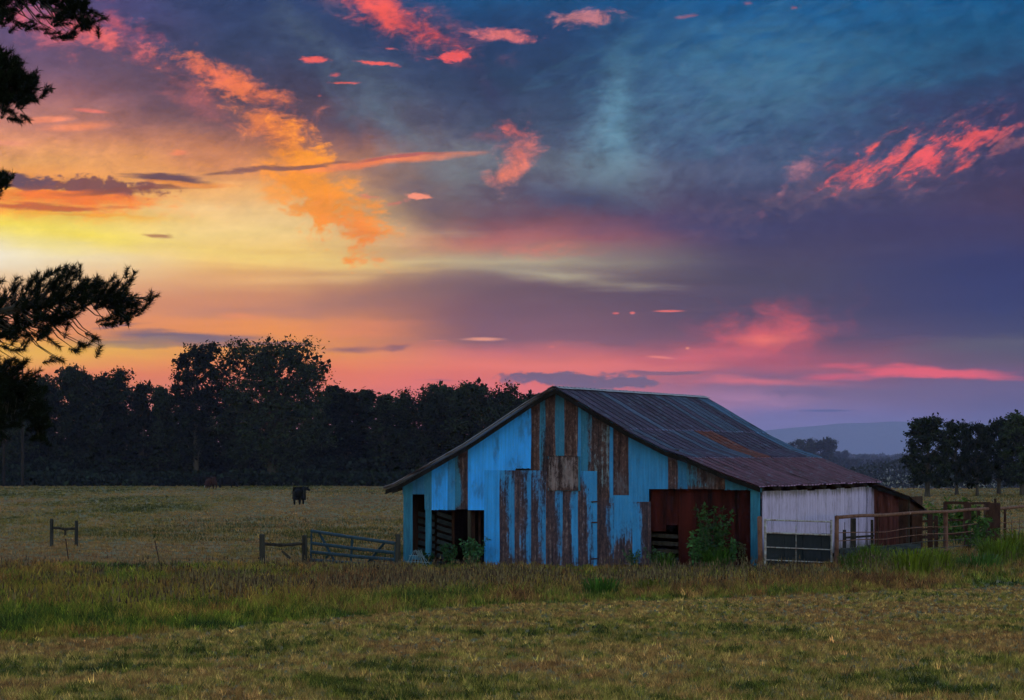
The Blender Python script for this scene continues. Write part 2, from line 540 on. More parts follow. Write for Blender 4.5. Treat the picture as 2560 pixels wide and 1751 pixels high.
class MB:
    """collects faces; build() links them as one mesh object"""
    def __init__(self):
        self.v, self.f, self.c = [], [], []

    def quad(self, *p):
        i = len(self.v)
        self.v += [tuple(q) for q in p]
        self.f.append(tuple(range(i, i + len(p))))

    def hexa(self, p):
        i = len(self.v)
        self.v += [tuple(q) for q in p]
        for f in ((0, 3, 2, 1), (4, 5, 6, 7), (0, 1, 5, 4), (1, 2, 6, 5), (2, 3, 7, 6), (3, 0, 4, 7)):
            self.f.append(tuple(i + k for k in f))

    def box(self, c, sx, sy, sz, ex=Vector((1, 0, 0)), ey=Vector((0, 1, 0)), ez=Vector((0, 0, 1))):
        c = Vector(c)
        p = []
        for z in (-1, 1):
            for x, y in ((-1, -1), (1, -1), (1, 1), (-1, 1)):
                p.append(c + ex * x * sx / 2 + ey * y * sy / 2 + ez * z * sz / 2)
        self.hexa(p)

    def bar(self, a, b, w, h, up=Vector((0, 0, 1))):
        a, b = Vector(a), Vector(b)
        d = (b - a).normalized()
        s = d.cross(up)
        if s.length < 1e-4:
            s = d.cross(Vector((1, 0, 0)))
        s.normalize()
        t = s.cross(d).normalized()
        p = []
        for q in (a, b):
            for x, y in ((-1, -1), (1, -1), (1, 1), (-1, 1)):
                p.append(q + s * x * w / 2 + t * y * h / 2)
        self.hexa(p)

    def tube(self, pts, rad, n=6, cap=True):
        pts = [Vector(p) for p in pts]
        if not hasattr(rad, '__len__'):
            rad = [rad] * len(pts)
        base = len(self.v)
        for i, p in enumerate(pts):
            d = (pts[min(i + 1, len(pts) - 1)] - pts[max(i - 1, 0)]).normalized()
            s = d.cross(Vector((0.13, 0.31, 0.94)))
            if s.length < 0.05:
                s = d.cross(Vector((1, 0, 0)))
            s.normalize()
            t = d.cross(s)
            for k in range(n):
                a = 2 * math.pi * k / n
                self.v.append(tuple(p + (s * math.cos(a) + t * math.sin(a)) * rad[i]))
        for i in range(len(pts) - 1):
            for k in range(n):
                a, b = base + i * n + k, base + i * n + (k + 1) % n
                self.f.append((a, b, b + n, a + n))
        if cap:
            self.f.append(tuple(base + k for k in range(n))[::-1])
            self.f.append(tuple(base + (len(pts) - 1) * n + k for k in range(n)))

    def mesh(self, name):
        m = bpy.data.meshes.new(name)
        m.from_pydata(self.v, [], self.f)
        m.update()
        return m

    def build(self, name, mat, parent=None, smooth=False):
        m = self.mesh(name)
        if smooth:
            m.polygons.foreach_set('use_smooth', [True] * len(m.polygons))
        return link(name, m, parent, mat)


def np_mesh(name, verts, loops, nper, mat, tint=None, smooth=False):
    """mesh of equal polygons from arrays; tint is a colour per vertex"""
    m = bpy.data.meshes.new(name)
    nv, nf = len(verts), len(loops) // nper
    m.vertices.add(nv)
    m.vertices.foreach_set('co', np.asarray(verts, np.float32).ravel())
    m.loops.add(nf * nper)
    m.loops.foreach_set('vertex_index', np.asarray(loops, np.int32))
    m.polygons.add(nf)
    m.polygons.foreach_set('loop_start', np.arange(0, nf * nper, nper, dtype=np.int32))
    m.polygons.foreach_set('loop_total', np.full(nf, nper, np.int32))
    if tint is not None:
        a = m.attributes.new('tint', 'FLOAT_COLOR', 'POINT')
        t = np.ones((nv, 4), np.float32)
        t[:, :3] = tint
        a.data.foreach_set('color', t.ravel())
    m.update(calc_edges=True)
    m.validate()
    if mat:
        m.materials.append(mat)
    return m


# ---------------------------------------------------------------- materials
MATS = {}


def material(name):
    m = bpy.data.materials.new(name)
    m.use_nodes = True
    m.node_tree.nodes.clear()
    n = NT(m.node_tree)
    bs = n.new('ShaderNodeBsdfPrincipled')
    out = n.new('ShaderNodeOutputMaterial')
    m.node_tree.links.new(bs.outputs[0], out.inputs[0])
    MATS[name] = m
    return m, n, bs, out


def obj_co(n, sx=1, sy=1, sz=1):
    tc = n.new('ShaderNodeNewGeometry').outputs['Position']
    mp = n.new('ShaderNodeMapping')
    n.put(mp.inputs[0], tc)
    mp.inputs[3].default_value = (sx, sy, sz)
    return mp.outputs[0]


def bump(n, bs, h, strength=0.4, dist=0.02):
    b = n.new('ShaderNodeBump')
    b.inputs['Strength'].default_value = strength
    b.inputs['Distance'].default_value = dist
    n.put(b.inputs['Height'], h)
    n.put(bs.inputs['Normal'], b.outputs[0])


def simple(name, ca, cb, scale=6.0, rough=0.8, stretch=(1, 1, 1), bumps=0.3, metal=0.0, cc=None):
    m, n, bs, _ = material(name)
    f = n.noise(obj_co(n, *stretch), scale, 5, 0.6)[0]
    stops = [(0.32, ca + (1,)), (0.66, cb + (1,))]
    if cc:
        stops.append((0.78, cc + (1,)))
    n.put(bs.inputs['Base Color'], n.ramp(f, stops))
    bs.inputs['Roughness'].default_value = rough
    bs.inputs['Metallic'].default_value = metal
    bs.inputs['Specular IOR Level'].default_value = .06
    if bumps:
        bump(n, bs, f, bumps, 0.02)
    return m


simple('old_wood', (.014, .012, .012), (.05, .043, .040), 9, .9, (1, 1, .12), .5)
simple('dark_wood', (.016, .012, .010), (.05, .038, .032), 9, .9, (1, 1, .15), .5)
simple('fascia', (.004, .0035, .004), (.014, .011, .011), 9, .9, (1, 1, .15), .3)
simple('grey_board', (.016, .020, .026), (.05, .056, .066), 7, .9, (.3, .3, 1.0), .4)
simple('teal_board', (.02, .075, .13), (.035, .16, .28), 7, .85, (1, 1, .15), .4, cc=(.06, .05, .05))
simple('blue_gate_paint', (.014, .028, .044), (.022, .048, .076), 5, .55, (1, 1, 1), .1, cc=(.05, .03, .025))
simple('white_pipe_paint', (.16, .08, .06), (.42, .40, .43), 6, .7, (1, 1, 1), .2, cc=(.5, .48, .5))
simple('rusty_pipe', (.09, .034, .022), (.19, .09, .07), 3.5, .8, (1, 1, 1), .3, cc=(.44, .37, .38))
simple('dark_rust', (.022, .010, .008), (.06, .025, .019), 7, .85, (1, 1, .3), .4)
simple('wire', (.02, .018, .018), (.05, .042, .042), 5, .6, (1, 1, 1), 0)
simple('black_panel', (.006, .008, .014), (.014, .017, .024), 3, .8, (1, 1, .4), .2)
simple('dirt', (.05, .042, .03), (.09, .07, .05), 2, .95)
simple('bark', (.03, .024, .02), (.075, .06, .05), 4, .95, (1, 1, .2), .6)
simple('pole_wood', (.012, .010, .010), (.028, .02, .018), 4, .95, (1, 1, .2), .4)
simple('black_hide', (.0025, .0025, .003), (.005, .005, .006), 3, .75, (1, 1, 1), 0)
simple('brown_hide', (.022, .008, .007), (.036, .012, .009), 2.5, .75, (1, 1, 1), 0)
simple('white_hide', (.2, .18, .17), (.25, .22, .2), 3, .75, (1, 1, 1), 0)
simple('white_plastic', (.10, .14, .18), (.19, .25, .31), 6, .6, (1, 1, 1), .1)
simple('tin_trim', (.12, .11, .14), (.24, .22, .28), 6, .55, (1, 1, 1), .2, .5, cc=(.2, .07, .05))
simple('hill_cover', (.09, .10, .14), (.12, .13, .17), .05, .95)  # pale bluish tone: distance haze partly painted into the hill colour


def tint_mat(name, rough=0.75, transl=0.0, var=0.35, spec=0.25, per_tree=False):
    """foliage: colour from each leaf's own tint, with some grain"""
    m, n, bs, out = material(name)
    at_ = n.new('ShaderNodeAttribute', attribute_name='tint')
    f = n.noise(obj_co(n), 2.3, 3, 0.6)[0]
    k = n.maprange(f, 0.3, 0.7, 1 - var, 1 + var)
    if per_tree:
        rnd = n.new('ShaderNodeObjectInfo').outputs['Random']
        k = n.m('MULTIPLY', k, n.maprange(rnd, 0, 1, .6, 1.9))
    c = n.mix(1.0, at_.outputs['Color'], n.xyz(k, k, k), 'MULTIPLY')
    n.put(bs.inputs['Base Color'], c)
    bs.inputs['Roughness'].default_value = rough
    bs.inputs['Specular IOR Level'].default_value = spec
    if transl:
        tr = n.new('ShaderNodeBsdfTranslucent')
        n.put(tr.inputs[0], c)
        mx = n.new('ShaderNodeMixShader')
        mx.inputs[0].default_value = transl
        m.node_tree.links.new(bs.outputs[0], mx.inputs[1])
        m.node_tree.links.new(tr.outputs[0], mx.inputs[2])
        m.node_tree.links.new(mx.outputs[0], out.inputs[0])
    return m


tint_mat('leaves', .85, .1, spec=.1, per_tree=True)
tint_mat('blades', .8, .25, spec=.15)
tint_mat('needles', .9, 0.0, spec=.05)


def sheet_material(name, metal, rough, grime, spread, fw=(.42, .38, .20), st=((1, 1, .45), (1, 1, .035), (1, 1, .4))):
    """painted corrugated iron: paint colour in 'paint', how far it has rusted in 'rust'"""
    m, n, bs, out = material(name)
    pa = n.new('ShaderNodeAttribute', attribute_name='paint').outputs['Color']
    ru = n.new('ShaderNodeAttribute', attribute_name='rust').outputs['Fac']
    fine = n.noise(obj_co(n, *st[0]), 12, 6, .75)[0]
    run = n.noise(obj_co(n, *st[1]), 11, 4, .65)[0]
    blot = n.noise(obj_co(n, *st[2]), 1.7, 5, .65)[0]
    mixn = n.m('ADD', n.m('MULTIPLY', fine, fw[0]), n.m('ADD', n.m('MULTIPLY', run, fw[1]), n.m('MULTIPLY', blot, fw[2])))
    mixn = n.m('MULTIPLY_ADD', mixn, 2.0, -.5)
    # rust spreads where the noise is below the rust level
    thr = n.m('MULTIPLY_ADD', ru, 0.86, 0.04)
    f = n.m('MULTIPLY', n.smooth(n.m('SUBTRACT', thr, mixn), -spread, spread * 1.3), .96)
    pv = n.maprange(n.m('ADD', n.m('MULTIPLY', run, .55), n.m('MULTIPLY', blot, .45)), .32, .68, 1 - grime, 1 + grime * .55)
    paint = n.mix(1.0, pa, n.xyz(pv, pv, pv), 'MULTIPLY')
    # chalky bloom and dirt films on the paint
    paint = n.mix(n.m('MULTIPLY', n.smooth(fine, .5, .75), .35), paint, (.16, .27, .38, 1))
    paint = n.mix(n.m('MULTIPLY', n.smooth(blot, .46, .34), .6), paint, n.mix(.55, paint, (.03, .045, .055, 1)))
    rust = n.ramp(n.m('ADD', n.m('MULTIPLY', fine, .55), n.m('MULTIPLY', run, .45)),
                  [(.36, (.010, .006, .008, 1)), (.46, (.036, .016, .018, 1)), (.55, (.090, .040, .038, 1)), (.66, (.24, .17, .175, 1))])
    n.put(bs.inputs['Base Color'], n.mix(f, paint, rust))
    n.put(bs.inputs['Roughness'], n.maprange(f, 0, 1, rough, .9))
    n.put(bs.inputs['Metallic'], n.maprange(f, 0, 1, metal, 0.0))
    bs.inputs['Specular IOR Level'].default_value = .22
    bump(n, bs, fine, .25, .006)
    return m


sheet_material('painted_iron', 0.0, .6, .42, .12)
sheet_material('roof_iron', 0.3, .42, .30, .16, (.14, .46, .40), ((.25, 1, .25), (.05, .5, .05), (.3, 1, .3)))
simple('red_iron', (.005, .0025, .003), (.065, .010, .008), 2.6, .85, (1, 1, .12), .4, cc=(.012, .006, .008))
simple('red_board', (.035, .009, .008), (.12, .038, .034), 8, .85, (1, 1, .1), .4)


def white_boards():
    m, n, bs, out = material('white_board')
    fine = n.noise(obj_co(n, 1, 1, .3), 9, 6, .75)[0]
    run = n.noise(obj_co(n, 1, 1, .06), 3.5, 4, .65)[0]
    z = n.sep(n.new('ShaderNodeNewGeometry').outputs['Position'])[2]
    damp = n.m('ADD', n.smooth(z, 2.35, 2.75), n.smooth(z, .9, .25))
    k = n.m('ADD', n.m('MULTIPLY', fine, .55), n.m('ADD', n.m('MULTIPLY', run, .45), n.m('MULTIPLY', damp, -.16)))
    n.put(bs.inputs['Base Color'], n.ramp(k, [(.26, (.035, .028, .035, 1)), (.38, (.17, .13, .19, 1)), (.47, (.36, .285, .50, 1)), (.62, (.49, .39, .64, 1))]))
    bs.inputs['Roughness'].default_value = .75
    bump(n, bs, fine, .3, .006)


white_boards()


def ground_mat():
    m, n, bs, out = material('ground_soil')
    pos = n.new('ShaderNodeNewGeometry').outputs['Position']
    big = n.noise(obj_co(n, .16, .05, 1), 1.0, 5, .6)[0]
    med = n.noise(obj_co(n, 1, .28, 1), .5, 5, .65)[0]
    fine = n.noise(obj_co(n, 1, .6, 1), 9.0, 4, .7)[0]
    k = n.m('ADD', n.m('MULTIPLY', big, .4), n.m('ADD', n.m('MULTIPLY', med, .35), n.m('MULTIPLY', fine, .25)))
    c = n.ramp(k, [(.34, (.036, .040, .015, 1)), (.44, (.075, .070, .027, 1)), (.52, (.125, .102, .048, 1)), (.62, (.165, .122, .066, 1)), (.74, (.11, .078, .044, 1))])
    n.put(bs.inputs['Base Color'], c)
    bs.inputs['Roughness'].default_value = .95
    bs.inputs['Specular IOR Level'].default_value = .1
    bump(n, bs, n.m('ADD', fine, med), .6, .06)


ground_mat()

# -------------------------------------------------------------------- ground
def make_ground():
    ys = np.concatenate([np.arange(-40, 20, 6.0), np.arange(20, 125, .7), 125 * (14900 / 125) ** np.linspace(0, 1, 120)])
    t = np.linspace(-1, 1, 161)
    half = 22 + .30 * np.clip(ys, 0, None)
    X = np.sign(t)[None, :] * (np.abs(t)[None, :] ** 1.0) * half[:, None]
    Y = np.repeat(ys[:, None], len(t), 1)
    Z = ground_z(X, Y)
    v = np.stack([X, Y, Z], -1).reshape(-1, 3)
    ny, nx = X.shape
    i = (np.arange(ny - 1)[:, None] * nx + np.arange(nx - 1)[None, :]).ravel()
    loops = np.stack([i, i + 1, i + nx + 1, i + nx], 1).ravel()
    m = np_mesh('ground', v, loops, 4, MATS['ground_soil'])
    m.polygons.foreach_set('use_smooth', [True] * len(m.polygons))
    o = link('ground', m)
    o['kind'] = 'structure'


make_ground()

# the edge of the mown slope, as lateral ratio -> distance
_bp = [(-400, 1640), (0, 1608), (385, 1586), (716, 1559), (991, 1534), (1280, 1513), (1665, 1503), (2106, 1486), (2560, 1464), (2900, 1450)]
_edge = [on_ground(*p) for p in _bp]
EDGE_A = np.array([p.x / p.y for p in _edge])
EDGE_Y = np.array([p.y for p in _edge])
# far side of the unmown strip (fence line and barn)
_fp = [(-400, 1411), (0, 1410), (600, 1413), (1000, 1416), (1890, 1420), (2085, 1408), (2366, 1380), (2560, 1364), (2900, 1352)]
_far = [on_ground(*p) for p in _fp]
FAR_A = np.array([p.x / p.y for p in _far])
FAR_Y = np.array([p.y for p in _far])


def make_blades(name, pts, h, w, tint, lean, label, cat, segs=1, tipdark=0.0):
    n = len(pts)
    tint = tint * np.array([1.58, 1.22, .78])
    ang = rng.uniform(0, 2 * np.pi, n)
    s = np.stack([np.cos(ang), np.sin(ang), np.zeros(n)], 1)
    la = rng.uniform(0, 2 * np.pi, n)
    ld = np.stack([np.cos(la), np.sin(la), np.zeros(n)], 1) * (lean * h)[:, None]
    up = np.zeros((n, 3))
    up[:, 2] = h
    if segs == 1:
        v = np.stack([pts - s * w[:, None] / 2, pts + s * w[:, None] / 2, pts + up + ld], 1).reshape(-1, 3)
        loops = np.arange(3 * n)
        t = np.repeat(tint, 3, 0)
        nper = 3
    else:
        mid = pts + up * .6 + ld * .35
        tip = pts + up + ld
        v = np.stack([pts - s * w[:, None] / 2, pts + s * w[:, None] / 2, mid + s * w[:, None] * .42, mid - s * w[:, None] * .42, tip], 1).reshape(-1, 3)
        b = np.arange(n)[:, None] * 5
        loops = (b + np.array([[0, 1, 2, 0, 2, 3, 3, 2, 4]])).ravel()
        t = np.repeat(tint, 5, 0)
        nper = 3
    m = np_mesh(name, v, loops, nper, MATS['blades'], t)
    o = link(name, m)
    tag(o, label, cat, kind='stuff')
    return o


def palette(k, stops):
    xs = np.array([s[0] for s in stops])
    cs = np.array([s[1] for s in stops])
    return np.stack([np.interp(k, xs, cs[:, i]) for i in range(3)], 1)


def in_barn(x, y, grow=0.0):
    """footprint test in the barn's own axes"""
    dx, dy = x - BL.x, y - BL.y
    det = BE.x * BS.y - BE.y * BS.x
    u = (dx * BS.y - dy * BS.x) / det
    s = (BE.x * dy - BE.y * dx) / det
    return (u > -grow) & (u < BW + grow) & (s > -grow) & (s < BLEN + grow)


# barn plan: front left corner, direction along the front, direction along the side
BW, BLEN = 13.0, 17.8
_phi = R(12.5)
BE = Vector((math.cos(_phi), -math.sin(_phi), 0))
BS = Vector((.360, .933, 0)).normalized()
BA = Vector(((1890 - 1280) / FPX * 100.0, 100.0, 0))
BL = BA - BE * BW
BN = Vector((-BE.y, BE.x, 0)) * -1          # outward normal of the front


def tufted(x, y, per, rad):
    """repeat each tuft centre for its blades; returns positions and the tuft index"""
    n = len(x)
    i = np.repeat(np.arange(n), per)
    a = rng.uniform(0, 2 * np.pi, n * per)
    q = np.sqrt(rng.uniform(0, 1, n * per)) * rad
    return x[i] + np.cos(a) * q, y[i] + np.sin(a) * q, i


def scatter_grass():
    # ---- mown slope
    n = 62000
    y = 26 * (88 / 26) ** rng.uniform(0, 1, n)
    a = rng.uniform(-.205, .205, n)
    k = y < np.interp(a, EDGE_A, EDGE_Y) + rng.normal(0, .25, n)
    y, a = y[k], a[k]
    x = a * y
    p1 = fbm(x / 1.5, y / 3.4, 21, 4)
    p2 = fbm(x / .28, y / .55, 33, 3)
    p3 = fbm(x / 6.5, y / 9.0, 55, 3)
    kk = np.clip(.58 + (p1 - .5) * 1.15 + (p2 - .5) * 1.25 + (p3 - .5) * .7 + .05 * np.clip(a / .18, -1, 1) + .20 * np.exp(-((np.interp(a, EDGE_A, EDGE_Y) - y) / 8.0) ** 2) * np.clip((a + .16) / .1, .3, 1) + .12 * np.clip(a / .18, -1, 1) * np.clip((y - 30) / 25, 0, 1) - .10 * np.clip((34 - y) / 8, 0, 1) * (a < .02) + rng.normal(0, .10, len(x)), 0, 1)
    tint = palette(kk, [(0, (.018, .030, .010)), (.22, (.035, .055, .013)), (.38, (.085, .098, .022)), (.52, (.165, .150, .052)), (.68, (.235, .182, .085)), (.85, (.235, .155, .075)), (1, (.17, .10, .055))])
    tint *= np.exp(rng.normal(0, .42, (len(x), 1)))
    th = rng.uniform(.6, 1.3, len(x)) * np.where(rng.uniform(0, 1, len(x)) < .10, 1.7, 1.0) * (1.3 - .55 * kk) * (.7 + .6 * p2)
    x, y, ti = tufted(x, y, 8, .035)
    tint = tint[ti] * rng.uniform(.6, 1.35, (len(x), 1))
    h = rng.uniform(.035, .08, len(x)) * th[ti]
    w = rng.uniform(.010, .020, len(x)) * np.clip(y / 45, .7, 1.5)
    z = ground_z(x, y) - .004
    make_blades('mown_grass', np.stack([x, y, z], 1), h, w, tint, rng.uniform(.2, 1.0, len(x)),
                'short dry mown grass in green and straw patches covering the foreground slope', 'grass')
    # ---- unmown strip: leaves
    n = 52000
    y = 40 * (128 / 40) ** rng.uniform(0, 1, n)
    a = rng.uniform(-.205, .205, n)
    e, f = np.interp(a, EDGE_A, EDGE_Y), np.interp(a, FAR_A, FAR_Y)
    k = (y > e + rng.normal(0, .3, n)) & (y < f + .6)
    y, a, e, f = y[k], a[k], e[k], f[k]
    x = a * y
    px = 1280 + a * FPX
    t = np.clip((y - e) / np.maximum(f - e, 1), 0, 1)
    p1 = fbm(x / 2.2, y / 4.5, 71, 4)
    p2 = fbm(x / .45, y / .7, 83, 3)
    brown = np.exp(-((px - 950) / 480) ** 2) * np.exp(-((t - .62) / .26) ** 2) + .45 * np.clip((fbm(x / 1.2, y / 5, 123, 3) - .5) * 5, 0, 1) + .5 * np.exp(-((px - 150) / 170) ** 2) * np.exp(-((t - .55) / .12) ** 2)
    kk = np.clip(.40 + (p1 - .5) * 1.5 + (p2 - .5) * .8 + .42 * brown + .10 * (px > 1400) + rng.normal(0, .11, len(x)), 0, 1)
    tint = palette(kk, [(0, (.012, .028, .009)), (.2, (.030, .055, .012)), (.38, (.075, .105, .018)), (.52, (.13, .13, .032)), (.68, (.15, .105, .045)), (.85, (.135, .068, .036)), (1, (.08, .042, .026))])
    tint *= np.where((px < 760)[:, None], np.array([[1.05, 1.08, .85]]), 1.0)
    tint *= np.exp(rng.normal(0, .40, (len(x), 1)))
    hh = np.interp(t, [0, .06, .25, .6, 1], [.10, .20, .36, .42, .17]) * (.65 + .75 * p1)
    hh = hh * np.where(px > 1350, .72, 1.0)
    hh = hh * rng.uniform(.55, 1.3, len(x))
    x, y, ti = tufted(x, y, 8, .09)
    tint = tint[ti] * rng.uniform(.55, 1.4, (len(x), 1))
    h = hh[ti] * rng.uniform(.4, 1.15, len(x))
    w = rng.uniform(.008, .020, len(x)) * np.clip(y / 60, .8, 1.5)
    z = ground_z(x, y) - .01
    ok = ~in_barn(x, y, .02)
    make_blades('unmown_grass', np.stack([x, y, z], 1)[ok], h[ok], w[ok], tint[ok], rng.uniform(.1, .8, ok.sum()),
                'rough unmown grass and weeds between the mown slope and the barn', 'grass', 2)
    # ---- seed heads standing above the strip
    n = 70000
    y = 45 * (104 / 45) ** rng.uniform(0, 1, n)
    a = rng.uniform(-.2, .2, n)
    e, f = np.interp(a, EDGE_A, EDGE_Y), np.interp(a, FAR_A, FAR_Y)
    px = 1280 + a * FPX
    t = (y - e) / np.maximum(f - e, 1)
    dens = np.exp(-((px - 1000) / 420) ** 2) * np.exp(-((t - .6) / .3) ** 2) + .16 + .30 * (vnoise(a * y / 1.3, y / 4.0, 5) > .55) + .25 * np.exp(-((px - 1700) / 500) ** 2)
    dens = dens * np.clip((fbm(a * y / 2.2, y / 9.0, 15, 3) - .36) * 4, .04, 1.2) * np.clip((t - .08) * 3, 0, 1)
    k = (t > .10) & (t < .9) & (rng.uniform(0, 1, n) < dens)
    y, a = y[k], a[k]
    x = a * y
    ok = ~in_barn(x, y, .1)
    x, y = x[ok], y[ok]
    N = len(x)
    z = ground_z(x, y)
    hs = rng.uniform(.36, .62, N)
    base = np.stack([x, y, z], 1)
    vs, ls, ts = [], [], []
    ang = rng.uniform(0, 2 * np.pi, N)
    sd = np.stack([np.cos(ang), np.sin(ang), np.zeros(N)], 1)
    lean = np.stack([rng.normal(0, .09, N), rng.normal(0, .09, N), np.ones(N)], 1)
    st = rng.uniform(.004, .007, N)[:, None]
    top = base + lean * hs[:, None]
    hd = base + lean * (hs * .74)[:, None]
    wd = rng.uniform(.012, .026, N)[:, None]
    v = np.stack([base - sd * st, base + sd * st, hd, hd - sd * wd, top, hd + sd * wd], 1).reshape(-1, 3)
    b = np.arange(N)[:, None] * 6
    loops = (b + np.array([[0, 1, 2, 2, 5, 4, 2, 4, 3]])).ravel()
    col = palette(rng.uniform(0, 1, N), [(0, (.03, .016, .012)), (.5, (.085, .048, .028)), (1, (.21, .15, .07))])
    m = np_mesh('seed_heads', v, loops, 3, MATS['blades'], np.repeat(col, 6, 0))
    tag(link('seed_heads', m), 'brown weed seed heads standing in the unmown strip before the barn', 'weeds', kind='stuff')
    # ---- pasture beyond the fence
    n = 66000
    y = 99 * (372 / 99) ** (rng.uniform(0, 1, n) ** 1.15)
    a = rng.uniform(-.2, .2, n)
    f = np.interp(a, FAR_A, FAR_Y)
    k = y > f
    y, a = y[k], a[k]
    x = a * y
    ok = ~in_barn(x, y, .1)
    x, y = x[ok], y[ok]
    p1 = fbm(x / 9, y / 42, 91, 4)
    p2 = fbm(x / 1.1, y / 4.0, 17, 3)
    p3 = fbm(x / 30, y / 60, 5, 2)
    kk = np.clip(.70 + (p1 - .5) * 1.3 + (p2 - .5) * .9 + (p3 - .5) * .9 + rng.normal(0, .08, len(x)) - .10 * np.exp(-((y - 125) / 18) ** 2), 0, 1)
    tint = palette(kk, [(0, (.022, .034, .012)), (.25, (.060, .072, .022)), (.45, (.105, .098, .040)), (.65, (.145, .112, .058)), (.85, (.15, .102, .062)), (1, (.125, .08, .052))])
    tint *= np.exp(rng.normal(0, .22, (len(x), 1))) * np.array([[1.16, 1.02, 1.0]])
    th = rng.uniform(.6, 1.4, len(x)) * (1.5 - .9 * kk)
    x, y, ti = tufted(x, y, 5, .16)
    tint = tint[ti] * rng.uniform(.7, 1.3, (len(x), 1))
    h = rng.uniform(.05, .13, len(x)) * th[ti]
    w = rng.uniform(.03, .07, len(x)) * np.clip(y / 150, .7, 2.2)
    make_blades('pasture_grass', np.stack([x, y, ground_z(x, y) - .005], 1), h, w, tint, rng.uniform(.2, 1.2, len(x)),
                'grazed olive pasture grass stretching from the fence to the dark tree line', 'grass')
    # ---- darker tussocks of the pasture
    n = 1700
    y = 108 * (350 / 108) ** rng.uniform(0, 1, n)
    a = rng.uniform(-.19, .19, n)
    x = a * y
    k = (fbm(x / 14, y / 50, 41, 3) > .50) & ~in_barn(x, y, 1.0) & (y > np.interp(a, FAR_A, FAR_Y) + 3)
    x, y = x[k], y[k]
    q = 60
    cx = np.repeat(x, q) + rng.normal(0, .8, len(x) * q) * np.repeat(np.clip(y / 130, .6, 2.4), q)
    cy = np.repeat(y, q) + rng.normal(0, .4, len(x) * q)
    N = len(cx)
    tint = palette(rng.uniform(0, 1, N), [(0, (.014, .024, .010)), (.6, (.035, .045, .016)), (1, (.075, .07, .028))])
    make_blades('tussocks', np.stack([cx, cy, ground_z(cx, cy)], 1), rng.uniform(.08, .26, N), rng.uniform(.02, .05, N), tint, rng.uniform(.1, .6, N),
                'dark ungrazed grass tussocks dotted over the pasture', 'grass')


scatter_grass()

# ---------------------------------------------------------------------- barn
def front_uz(px, py):
    """a point of the photograph as (along the front, height) on the barn's front wall"""
    d = ray(px, py)
    det = d.x * -BE.y + BE.x * d.y
    Y = (BL.x * -BE.y + BE.x * BL.y) / det
    u = (d.x * Y - BL.x) / BE.x
    return u, CAM_Z + d.z * Y


def A1(zx, zy):
    return front_uz(960 + zx / 3.18, 940 + zy / 3.18)


def A2(zx, zy):
    return front_uz(1500 + zx / 2.905, 940 + zy / 2.905)


def fr(u, z, off=0.0):
    p = BL + BE * u + BN * off
    return Vector((p.x, p.y, z))


# roof line across the front: (u, z)
PROF_R = [front_uz(*p) for p in ((1397, 974), (1450, 1005), (1500, 1036), (1571, 1078), (1669, 1128), (1731, 1149), (1811, 1184), (1906, 1219))]
PROF_L = [front_uz(*p) for p in ((1397, 974), (1328, 1014), (1230, 1080), (1174, 1117), (1086, 1167), (1004, 1213), (974, 1224))]


def rake(u):
    pts = sorted(PROF_L[::-1] + PROF_R[1:])
    return float(np.interp(u, [p[0] for p in pts], [p[1] for p in pts]))


LIGHT, BLUE, TEAL, DEEP, PLUM, PALE = (.028, .315, .93), (.022, .185, .46), (.018, .125, .25), (.016, .12, .29), (.07, .045, .06), (.26, .27, .26)
barn = empty('barn', (BL.x + BE.x * 6, BL.y + BE.y * 6 + 6, 0),
             'old corrugated iron barn with blue and rust striped front and long sloping tin roof', 'barn')


def iron_mesh(name, P, u0, u1, zb0, zb1, zt, rl, rr, paint, pitch=.066, amp=.009, jag=0.0, rtop=None, rbot=None, mat='painted_iron'):
    """corrugated sheet on a wall; P(u, z, off) places it, zt(u) is its top edge"""
    n = max(4, int(round((u1 - u0) / pitch)) * 2)
    rows = 6
    v, f, pa, ru = [], [], [], []
    warp = random.uniform(-.012, .012)
    seed = random.random() * 40
    for i in range(n + 1):
        q = i / n
        u = u0 + (u1 - u0) * q
        off = amp if i % 2 else 0.0
        b = zb0 + (zb1 - zb0) * q + (random.uniform(-jag, jag) if jag else 0)
        t = zt(u)
        for j in range(rows + 1):
            k = j / rows
            v.append(P(u, b + (t - b) * k, off + warp * math.sin(k * 3.1 + seed)))
            r = rl + (rr - rl) * (q * q * (3 - 2 * q))
            if rbot is not None:
                kk = (1 - k) ** 2
                r = r * (1 - kk) + rbot * kk
            if rtop is not None:
                kk = k ** 4
                r = r * (1 - kk) + rtop * kk
            r += .22 * max(0, 1 - k / .14) + .10 * max(0, (k - .88) / .12)
            wob = .08 * math.sin(seed + k * 5 + q * 3)
            ru.append(min(1, max(0, r + wob)))
            pa.append(paint)
    for i in range(n):
        for j in range(rows):
            a = i * (rows + 1) + j
            f.append((a, a + rows + 1, a + rows + 2, a + 1))
    m = bpy.data.meshes.new(name)
    m.from_pydata([tuple(q) for q in v], [], f)
    at1 = m.attributes.new('paint', 'FLOAT_COLOR', 'POINT')
    at1.data.foreach_set('color', np.array([p + (1.0,) for p in pa], np.float32).ravel())
    at2 = m.attributes.new('rust', 'FLOAT', 'POINT')
    at2.data.foreach_set('value', np.array(ru, np.float32))
    m.polygons.foreach_set('use_smooth', [True] * len(m.polygons))
    m.update()
    m.materials.append(MATS[mat])
    return m


